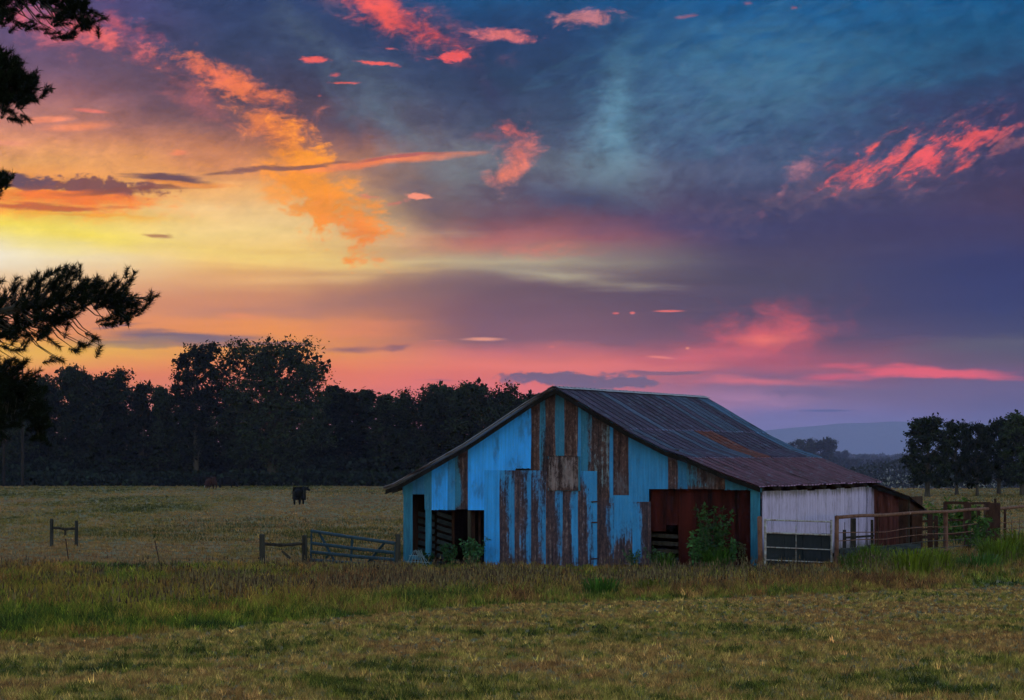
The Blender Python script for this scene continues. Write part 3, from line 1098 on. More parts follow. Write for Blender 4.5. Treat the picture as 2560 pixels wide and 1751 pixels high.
# timber frame of the front carries the sheets
fw = MB()
fw.bar(fr(.2, 2.95, -.09), fr(12.8, 2.95, -.09), .09, .05)
front = fw.build('front_wall', MATS['dark_wood'], barn)
for u in (.12, 2.45, 4.25, 6.0, 8.9):
    b = MB()
    b.box(fr(u, rake(u) / 2 - .06, -.16), .12, .12, rake(u) - .12, BE, BN)
    b.build('stud', MATS['dark_wood'], front)
for u0, u1, z in ((2.6, 10.2, 4.2), (3.05, 8.9, 1.2)):
    b = MB()
    b.bar(fr(u0, z, -.09), fr(u1, z, -.09), .09, .05)
    b.build('girt', MATS['dark_wood'], front)


def sheet(Z, x0, x1, yt, yb, rl, rr, paint, off=None, jag=0.0, rtop=None, rbot=None, name='wall_sheet', yb1=None):
    u0, _ = Z(x0, yb)
    u1, _ = Z(x1, yb)
    _, zb0 = Z(x0, yb)
    _, zb1 = Z(x1, yb if yb1 is None else yb1)
    if yt is None:
        zt = lambda u: rake(u) - .03
    else:
        _, z1 = Z((x0 + x1) / 2, yt)
        zt = lambda u: min(z1, rake(u) - .03)
    o = random.uniform(.0, .012) if off is None else off
    m = iron_mesh(name, lambda u, z, k: fr(u, z, o + k), u0 - .012, u1 + .012, zb0, zb1, zt, rl, rr, paint, jag=jag, rtop=rtop, rbot=rbot)
    return link(name, m, front)


S = sheet
# left end, over the two openings
S(A1, 150, 327, None, 942, .12, .15, DEEP)
S(A1, 325, 377, None, 1064, .15, .25, TEAL, .012)
S(A1, 375, 512, None, 1066, .05, .05, LIGHT, .002, .015)
S(A1, 510, 563, None, 1066, .2, .15, BLUE, .014)
S(A1, 562, 670, None, 1062, .25, 1.0, TEAL, .002, .02)
S(A1, 670, 798, None, 1067, .03, .02, LIGHT, .015)
S(A1, 797, 912, None, 752, .03, .05, LIGHT, .003)
S(A1, 910, 1042, None, 752, .10, .05, LIGHT, .013, rtop=.3)
S(A1, 1040, 1171, None, 738, .10, .06, LIGHT, .003, .02, rtop=.3)
S(A1, 1170, 1238, None, 750, .98, .75, PLUM, .012)
S(A1, 1236, 1288, None, 752, .3, .5, TEAL, .002)
S(A1, 1286, 1363, None, 637, .98, .8, PLUM, .012)
S(A1, 1361, 1438, None, 637, .25, .12, TEAL, .002)
S(A1, 1436, 1543, None, 637, .8, .8, PLUM, .013)
S(A1, 1541, 1563, None, 760, .05, .05, BLUE, .02)
S(A1, 1561, 1673, None, 758, .1, .8, TEAL, .003)
S(A1, 1671, 1793, None, 968, .70, .62, (.10, .16, .22), .014)
S(A1, 1791, 1833, None, 1012, .1, .12, BLUE, .004)
# lower courses
S(A1, 800, 918, 750, 1506, .08, .08, (.020, .25, .70), .016)
S(A1, 916, 1043, 751, 1512, 1.0, .34, BLUE, .004, rtop=.4)
S(A1, 1041, 1168, 752, 1513, 1.0, .38, BLUE, .016, rtop=.45)
S(A1, 1166, 1291, 752, 1513, .98, .42, BLUE, .004, rtop=.5)
S(A1, 1289, 1419, 884, 1513, .98, .42, BLUE, .016)
S(A1, 1417, 1547, 908, 1515, 1.0, .30, BLUE, .004)
S(A1, 1545, 1693, 757, 1515, .98, .30, BLUE, .016, rtop=.3)
S(A1, 1286, 1313, 640, 886, .95, .95, PLUM, .003)
S(A1, 1691, 1838, 966, 1517, 1.0, .5, BLUE, .005)
S(A2, 99, 208, None, 868, .84, .84, PLUM, .016, rbot=.45)
S(A2, 206, 353, None, 916, .03, .05, BLUE, .003)
S(A2, 351, 493, None, 822, .05, .03, BLUE, .015)
S(A2, 491, 568, None, 822, 1.0, .7, DEEP, .003)
S(A2, 566, 634, None, 822, .3, .15, DEEP, .014)
S(A2, 632, 779, None, 822, .6, .62, TEAL, .004)
S(A2, 777, 908, None, 824, .35, .95, PLUM, .015)
S(A2, 906, 1064, None, 829, .2, .2, TEAL, .004, .01)
S(A2, 104, 234, 866, 1372, .2, .2, BLUE, .017, rbot=1.3)
S(A2, 232, 369, 915, 1372, .3, .85, BLUE, .006)


def hatch():
    o = .05
    fm = MB()
    (u0, z0), (u1, z1) = A1(1306, 914), A1(1562, 640)
    fm.bar(fr(u0, z0 + .05, o - .02), fr(u1, z0 + .05, o - .02), .04, .09)
    fm.bar(fr(u0, z1 - .05, o - .02), fr(u1, z1 - .05, o - .02), .04, .09)
    fm.bar(fr(u1 - .035, z0, o + .015), fr(u1 - .035, z1, o + .015), .02, .07, BE)
    h = fm.build('hay_door', MATS['teal_board'], barn)
    h['label'] = 'small rusty hay door proud of the front wall'
    for x0, x1 in ((1312, 1423), (1421, 1547)):
        a, b = A1(x0, 912), A1(x1, 640)
        m = iron_mesh('door_sheet', lambda u, z, k: fr(u, z, o + .02 + k), a[0], b[0], a[1], a[1], lambda u: b[1], .42, .5, (.20, .13, .14), jag=.008)
        link('door_sheet', m, h)


hatch()
# strap hinges of the big door, and pale corner boards
for zy in (1002, 1167, 1456):
    u, z = A1(1676, zy)
    b = MB()
    b.bar(fr(u - .12, z, .045), fr(u + .1, z + .01, .045), .02, .05)
    b.build('hinge', MATS['dark_rust'], barn)
b = MB()
u0, z0 = A1(163, 1532)
b.box(fr(.18, (rake(.18) - .05) / 2 - .03, .03), .34, .05, rake(.18) - .02, BE, BN)
b.build('corner_board', MATS['teal_board'], barn)
b = MB()
(u0, zt), (u1, zb) = A1(330, 1064), A1(377, 1500)
b.box(fr((u0 + u1) / 2, zt / 2, -.02), .22, .09, zt, BE, BN)
b.build('door_post', MATS['teal_board'], barn)
b = MB()
(u0, zt), (u1, zb) = A2(1088, 826), A2(1150, 1370)
b.box(fr(u0 + .2, 1.40, .03), .34, .07, 2.8, BE, BN)
b.build('corner_board', MATS['teal_board'], barn)
b = MB()
b.hexa([fr(u0 - .08, zt - .02, .05), fr(13.2, zt - .10, .05), fr(13.2, zt - .10, .02), fr(u0 - .08, zt - .02, .02),
        fr(u0 - .08, rake(u0 - .08) - .05, .05), fr(13.2, rake(13.2) - .04, .05), fr(13.2, rake(13.2) - .04, .02), fr(u0 - .08, rake(u0 - .08) - .05, .02)])
b.build('gable_end_board', MATS['teal_board'], barn)
b = MB()
(u0, z), (u1, _) = A1(170, 1440), A1(362, 1440)
b.bar(fr(u0 + .1, z, .08), fr(u1, z - .03, .08), .04, .16)
b.build('cross_board', MATS['teal_board'], barn)
# dark red sheets hung inside the right-hand doorway
for k, (x0, x1, yt, yb) in enumerate(((360, 470, 815, 1130), (468, 566, 815, 1085), (562, 690, 815, 1375), (686, 800, 815, 1375), (796, 905, 815, 1375), (900, 1000, 815, 1375), (996, 1096, 815, 1375))):
    a, c = A2(x0, yb), A2(x1, yt)
    rec = -.28 - .03 * (k % 2)
    m = iron_mesh('inner_sheet', lambda u, z, q: fr(u, z, rec + q), a[0], c[0], a[1], a[1], lambda u: c[1], .9, .9, (.12, .02, .02), mat='red_iron', jag=.01)
    link('inner_sheet', m, barn)
for zy in (1160, 1215, 1270, 1330):
    a, c = A2(355, zy), A2(572, zy + 12)
    b = MB()
    b.bar(fr(a[0], a[1], -.5), fr(c[0], c[1], -.5), .04, .14)
    b.build('rail_board', MATS['dark_wood'], barn)
# slatted pen seen through the left openings
for k in range(8):
    a, c = A1(150, 1085 + k * 58), A1(345, 1130 + k * 58)
    b = MB()
    b.bar(fr(a[0] - .1, a[1], -1.3), fr(c[0], c[1], -1.1), .04, .17)
    b.build('pen_board', MATS['grey_board'], barn)
for k in range(8):
    a, c = A1(360, 1098 + k * 56), A1(505, 1140 + k * 56)
    b = MB()
    b.bar(fr(a[0], a[1], -1.2), fr(c[0], c[1], -1.0), .04, .15)
    b.build('pen_board', MATS['grey_board'], barn)
for zx, w in ((500, .10), (662, .14), (712, .08)):
    u, z = A1(zx, 1060)
    b = MB()
    b.box(fr(u, z / 2 + .05, -1.0), w, .1, z + .1, BE, BN)
    b.build('pen_post', MATS['dark_rust'], barn)


def sd(s, z, off=0.0):
    """point on the right side wall"""
    p = BA + BS * s + Vector((BS.y, -BS.x, 0)) * off
    return Vector((p.x, p.y, z))


# left wall, back wall and earth floor close the barn
b = MB()
nl = Vector((-BS.y, BS.x, 0))
p0, p1 = BL, BL + BS * BLEN
b.box((p0 + p1) / 2 + Vector((0, 0, 1.35)) - nl * .03, BLEN, .05, 2.7, BS, nl)
b.build('left_wall', MATS['dark_rust'], barn)
b = MB()
us = np.linspace(.05, 12.95, 24)
for q0, q1 in zip(us[:-1], us[1:]):
    w = [BL + BE * q + BS * (BLEN - .15) for q in (q0, q1)]
    b.quad((w[0].x, w[0].y, 0), (w[1].x, w[1].y, 0), (w[1].x, w[1].y, rake(q1) - .05), (w[0].x, w[0].y, rake(q0) - .05))
b.build('back_wall', MATS['dark_rust'], barn)
b = MB()
c = [BL + BE * .1 + BS * .1, BA - BE * .1 + BS * .1, BA - BE * .1 + BS * (BLEN - .2), BL + BE * .1 + BS * (BLEN - .2)]
b.quad(*[(q.x, q.y, .05) for q in c])
b.build('earth_floor', MATS['dirt'], barn)

# right side wall of white upright boards
sw = MB()
sw.bar(sd(.2, 2.5, -.05), sd(16.8, 2.5, -.05), .06, .09)
side = sw.build('side_wall', MATS['dark_wood'], barn)
for s in (.3, 4.5, 8.8, 13, 16.6):
    b = MB()
    b.box(sd(s, 1.35, -.12), .12, .12, 2.6, BS, nl)
    b.build('stud', MATS['dark_wood'], side)
lines = [150, 313, 385, 455, 525, 590, 655, 715, 770, 835, 895, 950, 1020, 1075]


def side_s(px):
    d = ray(px, 1200)
    # x/y of BA + BS*s equals d.x
    return (d.x * BA.y - BA.x) / (BS.x - d.x * BS.y)


ss = [max(.12, side_s(1860 + q / 3.32)) for q in lines]
for k, (s0, s1) in enumerate(zip(ss[:-1], ss[1:])):
    o = random.uniform(0, .03)
    tl = random.uniform(-.03, .03)
    t = .03 if k % 3 else .09
    b = MB()
    zt = 2.72 + random.uniform(-.05, .02)
    zb = random.uniform(.15, .35)
    g = .02 if k not in (9, 11) else .10
    b.hexa([sd(s0, zb, o), sd(s1 - g, zb, o), sd(s1 - g, zb, o - .03), sd(s0, zb, o - .03),
            sd(s0 + tl, zt, o), sd(s1 - g + tl, zt, o), sd(s1 - g + tl, zt, o - .03), sd(s0 + tl, zt, o - .03)])
    b.build('white_board', MATS['white_board'], side)
S_END = ss[-1]

# roof: rafters carry three courses of ribbed sheets on the right, one on the left
OVER = .62
rb = MB()
_q0, _q1 = [BL + BE * PROF_R[0][0] + BS * s for s in (0, BLEN)]
rb.bar((_q0.x, _q0.y, PROF_R[0][1] - .14), (_q1.x, _q1.y, PROF_R[0][1] - .14), .05, .16)
roof = rb.build('roof', MATS['dark_wood'], barn)
for s in np.linspace(0.2, BLEN - .2, 9):
    rb = MB()
    for prof in (PROF_R, PROF_L):
        for (u0, z0), (u1, z1) in zip(prof[:-1], prof[1:]):
            q0, q1 = BL + BE * u0 + BS * s, BL + BE * u1 + BS * s
            rb.bar((q0.x, q0.y, z0 - .10), (q1.x, q1.y, z1 - .10), .06, .12)
    rb.build('rafter', MATS['dark_wood'], roof)


def rib_sheet(prof, s0, s1, rust, paint, lift0, lift1, rag, rtail=None):
    """roof sheet with two raised ribs running down the slope"""
    w = s1 - s0
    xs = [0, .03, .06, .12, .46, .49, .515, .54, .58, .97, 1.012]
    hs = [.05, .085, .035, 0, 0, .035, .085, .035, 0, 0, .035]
    v, f, pa, ru = [], [], [], []
    L = [0]
    for (u0, z0), (u1, z1) in zip(prof[:-1], prof[1:]):
        L.append(L[-1] + math.hypot(u1 - u0, z1 - z0))
    seed = random.random() * 30
    for j, (u, z) in enumerate(prof):
        k = L[j] / L[-1]
        a = prof[max(j - 1, 0)]
        c = prof[min(j + 1, len(prof) - 1)]
        t = Vector((c[0] - a[0], 0, c[1] - a[1])).normalized()
        nrm = Vector((-t.z, 0, t.x)) if t.x > 0 else Vector((t.z, 0, -t.x))
        for x, h in zip(xs, hs):
            hh = h + lift0 + (lift1 - lift0) * k
            ext = rag if j == len(prof) - 1 else 0
            uu = u + nrm.x * hh + t.x * ext
            zz = z + nrm.z * hh + t.z * ext
            p = BL + BE * uu + BS * (s0 + w * x)
            v.append((p.x, p.y, zz))
            r = rust if rtail is None else rust * (1 - k) + rtail * k
            ru.append(min(1, max(0, r + .10 * math.sin(seed + k * 6 + x * 4))))
            rib_shade = .85 if h > 0 else 2.8  # rib shading painted into the colour: ribs darker, flats between lighter
            pa.append(tuple(c * rib_shade for c in paint))
    n = len(xs)
    for j in range(len(prof) - 1):
        for i in range(n - 1):
            q = j * n + i
            f.append((q, q + 1, q + n + 1, q + n))
    m = bpy.data.meshes.new('roof_sheet')
    m.from_pydata(v, [], f)
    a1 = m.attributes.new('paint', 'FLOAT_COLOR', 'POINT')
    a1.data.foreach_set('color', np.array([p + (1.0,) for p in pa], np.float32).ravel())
    a2 = m.attributes.new('rust', 'FLOAT', 'POINT')
    a2.data.foreach_set('value', np.array(ru, np.float32))
    m.update()
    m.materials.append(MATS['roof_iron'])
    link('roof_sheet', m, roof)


NCOL = 22
sj = np.linspace(-OVER, BLEN + .1, NCOL + 1)
courses = [PROF_R[0:4], PROF_R[3:6], PROF_R[5:8]]
for j in range(NCOL):
    end = j >= NCOL - 2
    for r, prof in enumerate(courses):
        g = random.uniform(.85, 1.15)
        paint = (.068 * g, .047 * g, .088 * g)
        rust = random.uniform(.06, .22) + .06 * r
        if random.random() < .2:
            paint = (.075 * g, .085 * g, .15 * g)
            rust *= .6
        if end and r < 2:
            paint, rust = (.075, .12, .22), .34
        if r == 1 and 10 <= j <= 12:
            paint, rust = (.15, .045, .04), .3
        if r == 2:
            paint = (.135 * g, .058 * g, .088 * g)
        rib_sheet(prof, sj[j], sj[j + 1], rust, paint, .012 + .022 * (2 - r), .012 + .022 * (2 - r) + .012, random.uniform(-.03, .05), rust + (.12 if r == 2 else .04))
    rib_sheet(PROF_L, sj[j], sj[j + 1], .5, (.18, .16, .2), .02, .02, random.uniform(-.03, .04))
# ridge cap and dark fascia boards along both front slopes
b = MB()
(ua, za), (ul, zl), (ur, zr) = PROF_R[0], (PROF_R[0][0] - .18, PROF_R[0][1] - .06), (PROF_R[0][0] + .2, PROF_R[0][1] - .06)
for s0, s1 in zip(sj[:-1:2], sj[2::2]):
    row = []
    for s in (s0, s1 + .03):
        for u, z in ((ul - .05, zl + .07), (ua, za + .125), (ur + .08, zr + .09)):
            p = BL + BE * u + BS * s
            row.append((p.x, p.y, z + random.uniform(-.008, .008)))
    b.quad(row[0], row[1], row[4], row[3])
    b.quad(row[1], row[2], row[5], row[4])
b.build('ridge_cap', MATS['tin_trim'], roof)
for prof, nm in ((PROF_L, 'fascia_board'), (PROF_R, 'fascia_board')):
    b = MB()
    for (u0, z0), (u1, z1) in zip(prof[:-1], prof[1:]):
        q = []
        for off in (OVER - .02, OVER - .06):
            for (u, z) in ((u0, z0 - .17), (u1, z1 - .17), (u1, z1 - .008), (u0, z0 - .008)):
                q.append(fr(u, z, off))
        b.hexa(q)
    b.build(nm, MATS['fascia'], roof)


# rear lean-to on the right, faced with red boards
def leanto():
    e0 = BA + BS * (S_END + .05)
    back = 4.0

    def P(u, s, z):
        p = e0 + BE * u + BS * s
        return Vector((p.x, p.y, z))
    b = MB()
    b.box(P(.7, .06, 1.2), 1.5, .08, 2.3, BE, BN)
    lw = b.build('lean_to_frame', MATS['dark_wood'], barn)
    us = [0, .17, .30, .44, .56, .70, .84, 1.02, 1.18, 1.34]
    for k, (a, c) in enumerate(zip(us[:-1], us[1:])):
        o = random.uniform(.0, .02)
        b = MB()
        b.hexa([P(a, -o, .1), P(c - .008, -o, .1), P(c - .008, -o - .025, .1), P(a, -o - .025, .1),
                P(a, -o, 2.72 - a * .27), P(c - .008, -o, 2.72 - c * .27), P(c - .008, -o - .025, 2.72 - c * .27), P(a, -o - .025, 2.72 - a * .27)])
        b.build('red_board', MATS['red_board'] if k < 7 else MATS['dark_rust'], lw)
    b = MB()
    b.box(P(1.36, 1.4, 1.15), .05, 2.8, 2.3, BE, BS)
    b.build('lean_to_side', MATS['dark_rust'], lw)
    for k in range(4):
        b = MB()
        s0, s1 = -.45 + k * .95, -.45 + k * .95 + .98
        for (ua, zA), (ub, zB) in zip([(-.25, 2.94), (.5, 2.76), (1.05, 2.54), (1.62, 2.32)][:-1], [(-.25, 2.94), (.5, 2.76), (1.05, 2.54), (1.62, 2.32)][1:]):
            h = .004 * k
            h0, h1 = -.20 * (s0 + .45) + h, -.20 * (s1 + .45) + h
            b.hexa([P(ua, s0, zA - .03 + h0), P(ub, s0, zB - .03 + h0), P(ub, s1, zB - .03 + h1), P(ua, s1, zA - .03 + h1),
                    P(ua, s0, zA + h0), P(ub, s0, zB + h0), P(ub, s1, zB + h1), P(ua, s1, zA + h1)])
        b.build('lean_to_sheet', MATS['dark_rust'], roof)
    b = MB()
    b.bar(P(-.2, -.42, 2.80), P(1.58, -.42, 2.24), .05, .14)
    b.build('fascia_board', MATS['fascia'], roof)
    # small floodlight under the eave
    b = MB()
    b.tube([P(-.12, -.5, 2.72), P(-.16, -.66, 2.62)], [.05, .09], 8)
    b.build('eave_lamp', MATS['white_plastic'], barn)


leanto()

# --------------------------------------------------------------------- trees
def cards(cent, size, tint, n_dirs=None):
    """leaf faces: small bent quads with random facing"""
    n = len(cent)
    a = rng.normal(0, 1, (n, 3))
    a /= np.linalg.norm(a, axis=1)[:, None]
    b = np.cross(a, rng.normal(0, 1, (n, 3)))
    b /= np.linalg.norm(b, axis=1)[:, None]
    s = size[:, None]
    v = np.stack([cent - a * s * .5, cent + b * s * .32, cent + a * s * .5, cent - b * s * .32], 1).reshape(-1, 3)
    return v, np.arange(4 * n), np.repeat(tint, 4, 0)


def tree_meshes(name, seed, H, W, lobes, ncards, card, loose=0.0, dark=1.0, low=0.25, trunk_r=None, shape='round'):
    """returns trunk and crown meshes of a broadleaf tree standing at the origin"""
    r = np.random.default_rng(seed)
    tr = trunk_r or H * .022
    mb = MB()
    lean = r.normal(0, .02, 2) * H
    tp = [Vector((lean[0] * k, lean[1] * k, H * .72 * k)) for k in (0, .12, .3, .55, .8, 1)]
    mb.tube(tp, [tr * 1.5, tr * 1.1, tr * .95, tr * .7, tr * .45, tr * .15], 8)
    cs = []
    for i in range(lobes):
        k = (i + .5) / lobes
        if shape == 'cone':
            zz = low + (1 - low) * k
            rad = W * .5 * (1.05 - k) ** .8
        elif shape == 'column':
            zz = low + (.95 - low) * k
            rad = W * .36 * (1 - .5 * abs(k - .45))
        else:
            zz = low + (.92 - low) * (k ** .9)
            rad = W * .46 * math.sqrt(max(.05, 1 - ((zz - .55) / .52) ** 2))
        ang = i * 2.399 + r.uniform(-.4, .4)
        q = r.uniform(.35, 1.0) if shape != 'cone' else r.uniform(.2, .9)
        c = np.array([math.cos(ang) * rad * q, math.sin(ang) * rad * q, zz * H])
        sr = np.array([1, 1, .75]) * W * r.uniform(.11, .21) * (.8 if shape == 'cone' else 1)
        cs.append((c, sr))
        z0 = max(.15 * H, c[2] - r.uniform(.12, .25) * H)
        z0 = min(z0, .7 * H)
        f0 = z0 / (H * .72)
        p0 = Vector((lean[0] * f0, lean[1] * f0, z0))
        pm = (p0 + Vector(c)) / 2 + Vector((0, 0, .03 * H))
        rr = tr * .32
        mb.tube([p0, pm, Vector(c)], [rr, rr * .6, rr * .2], 5)
        for _ in range(3):
            e = c + r.normal(0, .7, 3) * sr
            mb.tube([Vector(c), Vector(e)], [rr * .3, rr * .08], 4)
    trunk = mb.mesh(name + '_trunk')
    trunk.materials.append(MATS['bark'])
    per = ncards // lobes
    P, T = [], []
    for c, sr in cs:
        # sub-clumps make light and dark bunches with gaps between
        m = 14
        sub = r.normal(0, 1, (m, 3))
        sub /= np.linalg.norm(sub, axis=1)[:, None]
        sub = c + sub * sr * r.uniform(.3, .92 + .35 * loose, (m, 1))
        pick = r.integers(0, m, per)
        g = r.normal(0, 1, (per, 3)) * sr * (.24 + .05 * loose)
        p = sub[pick] + g
        P.append(p)
        base = r.uniform(.7, 1.3, m)[pick][:, None]
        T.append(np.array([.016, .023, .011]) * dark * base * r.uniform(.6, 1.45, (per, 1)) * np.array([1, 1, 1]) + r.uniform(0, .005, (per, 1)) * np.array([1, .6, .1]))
    P = np.concatenate(P)
    T = np.concatenate(T)
    k = P[:, 2] > .04 * H
    P, T = P[k], T[k]
    size = r.uniform(.5, 1.2, len(P)) * card
    # large leaf sprays deep inside each clump close the crown, small ones make its rim
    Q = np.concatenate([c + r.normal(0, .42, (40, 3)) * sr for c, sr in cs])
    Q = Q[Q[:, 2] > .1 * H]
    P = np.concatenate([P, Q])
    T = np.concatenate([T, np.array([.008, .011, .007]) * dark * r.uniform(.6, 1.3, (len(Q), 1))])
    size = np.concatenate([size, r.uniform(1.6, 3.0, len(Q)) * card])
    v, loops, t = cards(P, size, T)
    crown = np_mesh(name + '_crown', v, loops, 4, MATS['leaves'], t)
    return trunk, crown


def crown_top(me):
    co = np.empty(len(me.vertices) * 3, np.float32)
    me.vertices.foreach_get('co', co)
    return float(np.percentile(co[2::3], 99.3))


def plant_tree(name, meshes, loc, label, group, cat='tree', scale=1.0, rz=0.0, sx=1.0):
    root = empty(name, loc, label, cat, group, rz)
    root.scale = (scale * sx, scale * sx, scale)
    for nm, me in zip(('trunk', 'crown'), meshes):
        o = bpy.data.objects.new(nm, me)
        COL.objects.link(o)
        o.parent = root
    return root


M_OAK = tree_meshes('oak', 11, 19.6, 14.0, 52, 30000, .34, .04, .8, .14, .62)
M_LOOSE = tree_meshes('loose', 12, 19.3, 8.2, 32, 11500, .32, .3, .9, .20, .30, 'column')
M_R = [tree_meshes('round%d' % k, 20 + k, 14.0, 8.5 + k, 34, 17000, .34, .12, .8, .06) for k in range(3)]
M_C = [tree_meshes('cone%d' % k, 40 + k, 13.0, 6.0, 40, 13000, .30, .1, .85, .04, None, 'cone') for k in range(2)]
M_W = [tree_meshes('wide%d' % k, 60 + k, 13.5, 10.0, 36, 18000, .34, .3, .8, .12, .3) for k in range(2)]
GL = 'trees of the dark wood behind the pasture'
_list = [
    ('oak_tree', M_OAK, 682, 1219, 858, 'broad tall oak with open branching crown rising highest above the wood', 1.12),
    ('tall_tree', M_LOOSE, 492, 1217, 863, 'tall slender loose-leaved tree just left of the broad oak', 1.15),
    ('broadleaf_tree', M_R[0], 150, 1214, 930, 'dark rounded tree behind the drooping pine branch, second from the utility pole', 1.0),
    ('broadleaf_tree', M_R[1], 232, 1214, 926, 'dense dark round tree, tallest of the wood left of the slender tree', 1.0),
    ('broadleaf_tree', M_R[2], 300, 1214, 952, 'dark tree on the downhill shoulder of the left wood outline', 1.0),
    ('cone_tree', M_C[0], 352, 1214, 968, 'pointed dark tree at the low dip left of the slender tree', 1.0),
    ('cone_tree', M_C[1], 402, 1214, 972, 'pointed dark tree touching the slender loose tree on its left', 1.0),
    ('broadleaf_tree', M_R[1], 445, 1215, 985, 'low dark tree filling under the slender loose tree', 1.0),
    ('broadleaf_tree', M_R[0], 560, 1214, 975, 'dark tree between the slender tree and the broad oak', 1.0),
    ('cone_tree', M_C[0], 832, 1214, 972, 'pointed dark tree first to the right of the broad oak', 1.35),
    ('cone_tree', M_C[1], 872, 1215, 984, 'pointed dark tree second to the right of the broad oak', 1.4),
    ('cone_tree', M_C[0], 915, 1214, 982, 'bushy pointed tree third to the right of the broad oak', 1.4),
    ('cone_tree', M_C[1], 960, 1215, 992, 'pointed dark tree fourth to the right of the broad oak', 1.4),
    ('cone_tree', M_C[0], 1003, 1215, 1004, 'lowest pointed tree in the gap before the spreading trees', 1.5),
    ('broadleaf_tree', M_W[0], 1062, 1214, 980, 'spreading loose tree left of the pair behind the barn gable', 1.0),
    ('broadleaf_tree', M_W[1], 1135, 1214, 964, 'spreading dark tree left of the barn roof, tallest of its cluster', 1.0),
    ('broadleaf_tree', M_W[0], 1212, 1214, 966, 'spreading dark tree half hidden behind the barn roof slope', 1.0),
    ('broadleaf_tree', M_W[1], 1290, 1214, 988, 'dark tree showing its crown just above the barn roof slope', 1.0),
    ('broadleaf_tree', M_R[2], 60, 1212, 960, 'dark round tree behind the utility pole at the left edge', 1.0),
    ('broadleaf_tree', M_R[0], -10, 1212, 955, 'dark round tree cut by the left edge of the picture', 1.0),
    ('broadleaf_tree', M_R[2], 760, 1214, 1000, 'low dark tree filling in beside the oak on its right', 1.0),
    ('broadleaf_tree', M_R[1], 620, 1213, 1010, 'low dark tree in the shade behind the broad oak', 1.0),
]
for i, (nm, me, px, by, ty, lab, sx) in enumerate(_list):
    Y = 373.0 + (0 if i < 2 else 6 + (i * 7) % 16)
    b = at(px, by, Y)
    z = gz(b.x, Y)
    top = at(px, ty, Y).z
    Hm = crown_top(me[1])
    sc = (top - z) / Hm
    plant_tree(nm, me, (b.x, Y, z), lab, GL, 'tree', sc, (i * 1.7) % 6.28, sx)


# thicket along the foot of the wood and deeper rows: one dark mass
def thicket():
    P = []
    for row, (Y, h, n) in enumerate(((371, 2.0, 7000), (382, 4.0, 9000), (394, 6.0, 12000), (406, 8.8, 17000))):
        a = rng.uniform(-.21, .035, n)
        x = a * Y + rng.normal(0, .5, n)
        hh = h * (.62 + .6 * fbm(x / 3.2, x * 0 + row, 7 + row, 3))
        P.append(np.stack([x, Y + rng.normal(0, 1.6, n), rng.uniform(0, 1, n) ** .8 * hh], 1))
    P = np.concatenate(P)
    n = len(P)
    t = np.array([.009, .013, .009]) * rng.uniform(.5, 1.5, (n, 1))
    v, l, tt = cards(P, rng.uniform(.4, .95, n), t)
    o = link('undergrowth', np_mesh('undergrowth', v, l, 4, MATS['leaves'], tt))
    tag(o, 'dark undergrowth filling the foot of the wood behind the pasture', 'undergrowth', kind='stuff')


thicket()

# trees standing in the right-hand field
GR = 'trees standing in the hazy field on the right'
M_F = [tree_meshes('field%d' % k, 80 + k, 8.6, 4.4 + .5 * k, 30, 11500, .22, .2, 1.0, .15, .2) for k in range(3)]
for i, (px, by, ty, k, sx, lab) in enumerate((
        (2318, 1243, 1046, 0, 1.15, 'broad field tree nearest the barn on the right'),
        (2392, 1238, 1058, 1, .88, 'narrow field tree second from the barn on the right'),
        (2443, 1241, 1062, 2, .78, 'slim field tree with bare lower trunk, middle of the right-hand group'),
        (2497, 1240, 1052, 1, .95, 'field tree with two low trunks, fourth from the barn'),
        (2556, 1242, 1038, 0, 1.1, 'tallest field tree cut by the right edge of the picture'))):
    Y = 272 + (i * 13) % 20
    b = at(px, by, Y)
    z = gz(b.x, Y)
    me = M_F[k]
    sc = (at(px, ty, Y).z - z) / crown_top(me[1])
    plant_tree('field_tree', me, (b.x, Y, z), lab, GR, 'tree', sc, i * 2.1, sx)

# misty trees in the valley behind
GM = 'misty trees in the valley behind the barn'
for i, (px, ty, Y, k, lab) in enumerate((
        (2010, 1103, 2200, 0, 'misty round tree peeping over the rear edge of the barn roof'),
        (2055, 1098, 2200, 1, 'misty tree above the lower end of the barn roof'),
        (2100, 1128, 3200, 2, 'pale misty tree sloping down behind the barn lean-to'),
        (2150, 1136, 4600, 0, 'faded tree in the fog right of the barn roof end'),
        (2195, 1150, 5200, 1, 'low faded tree in the foggy gap before the field trees'),
        (2245, 1140, 5600, 2, 'faded tree in the fog just left of the broad field tree'),
        (2300, 1128, 5000, 0, 'faded tree showing between the field trees'),
        (2420, 1130, 5000, 1, 'faded tree low behind the slim field trees'),
        (2520, 1125, 5000, 2, 'faded tree low behind the right edge field trees'))):
    d = ray(px, ty)
    x = d.x * Y
    z = gz(x, Y)
    me = M_R[k]
    sc = (CAM_Z + d.z * Y - z) / crown_top(me[1])
    plant_tree('distant_tree', me, (x, Y, z), lab, GM, 'tree', sc, i * 1.3, 1.35)


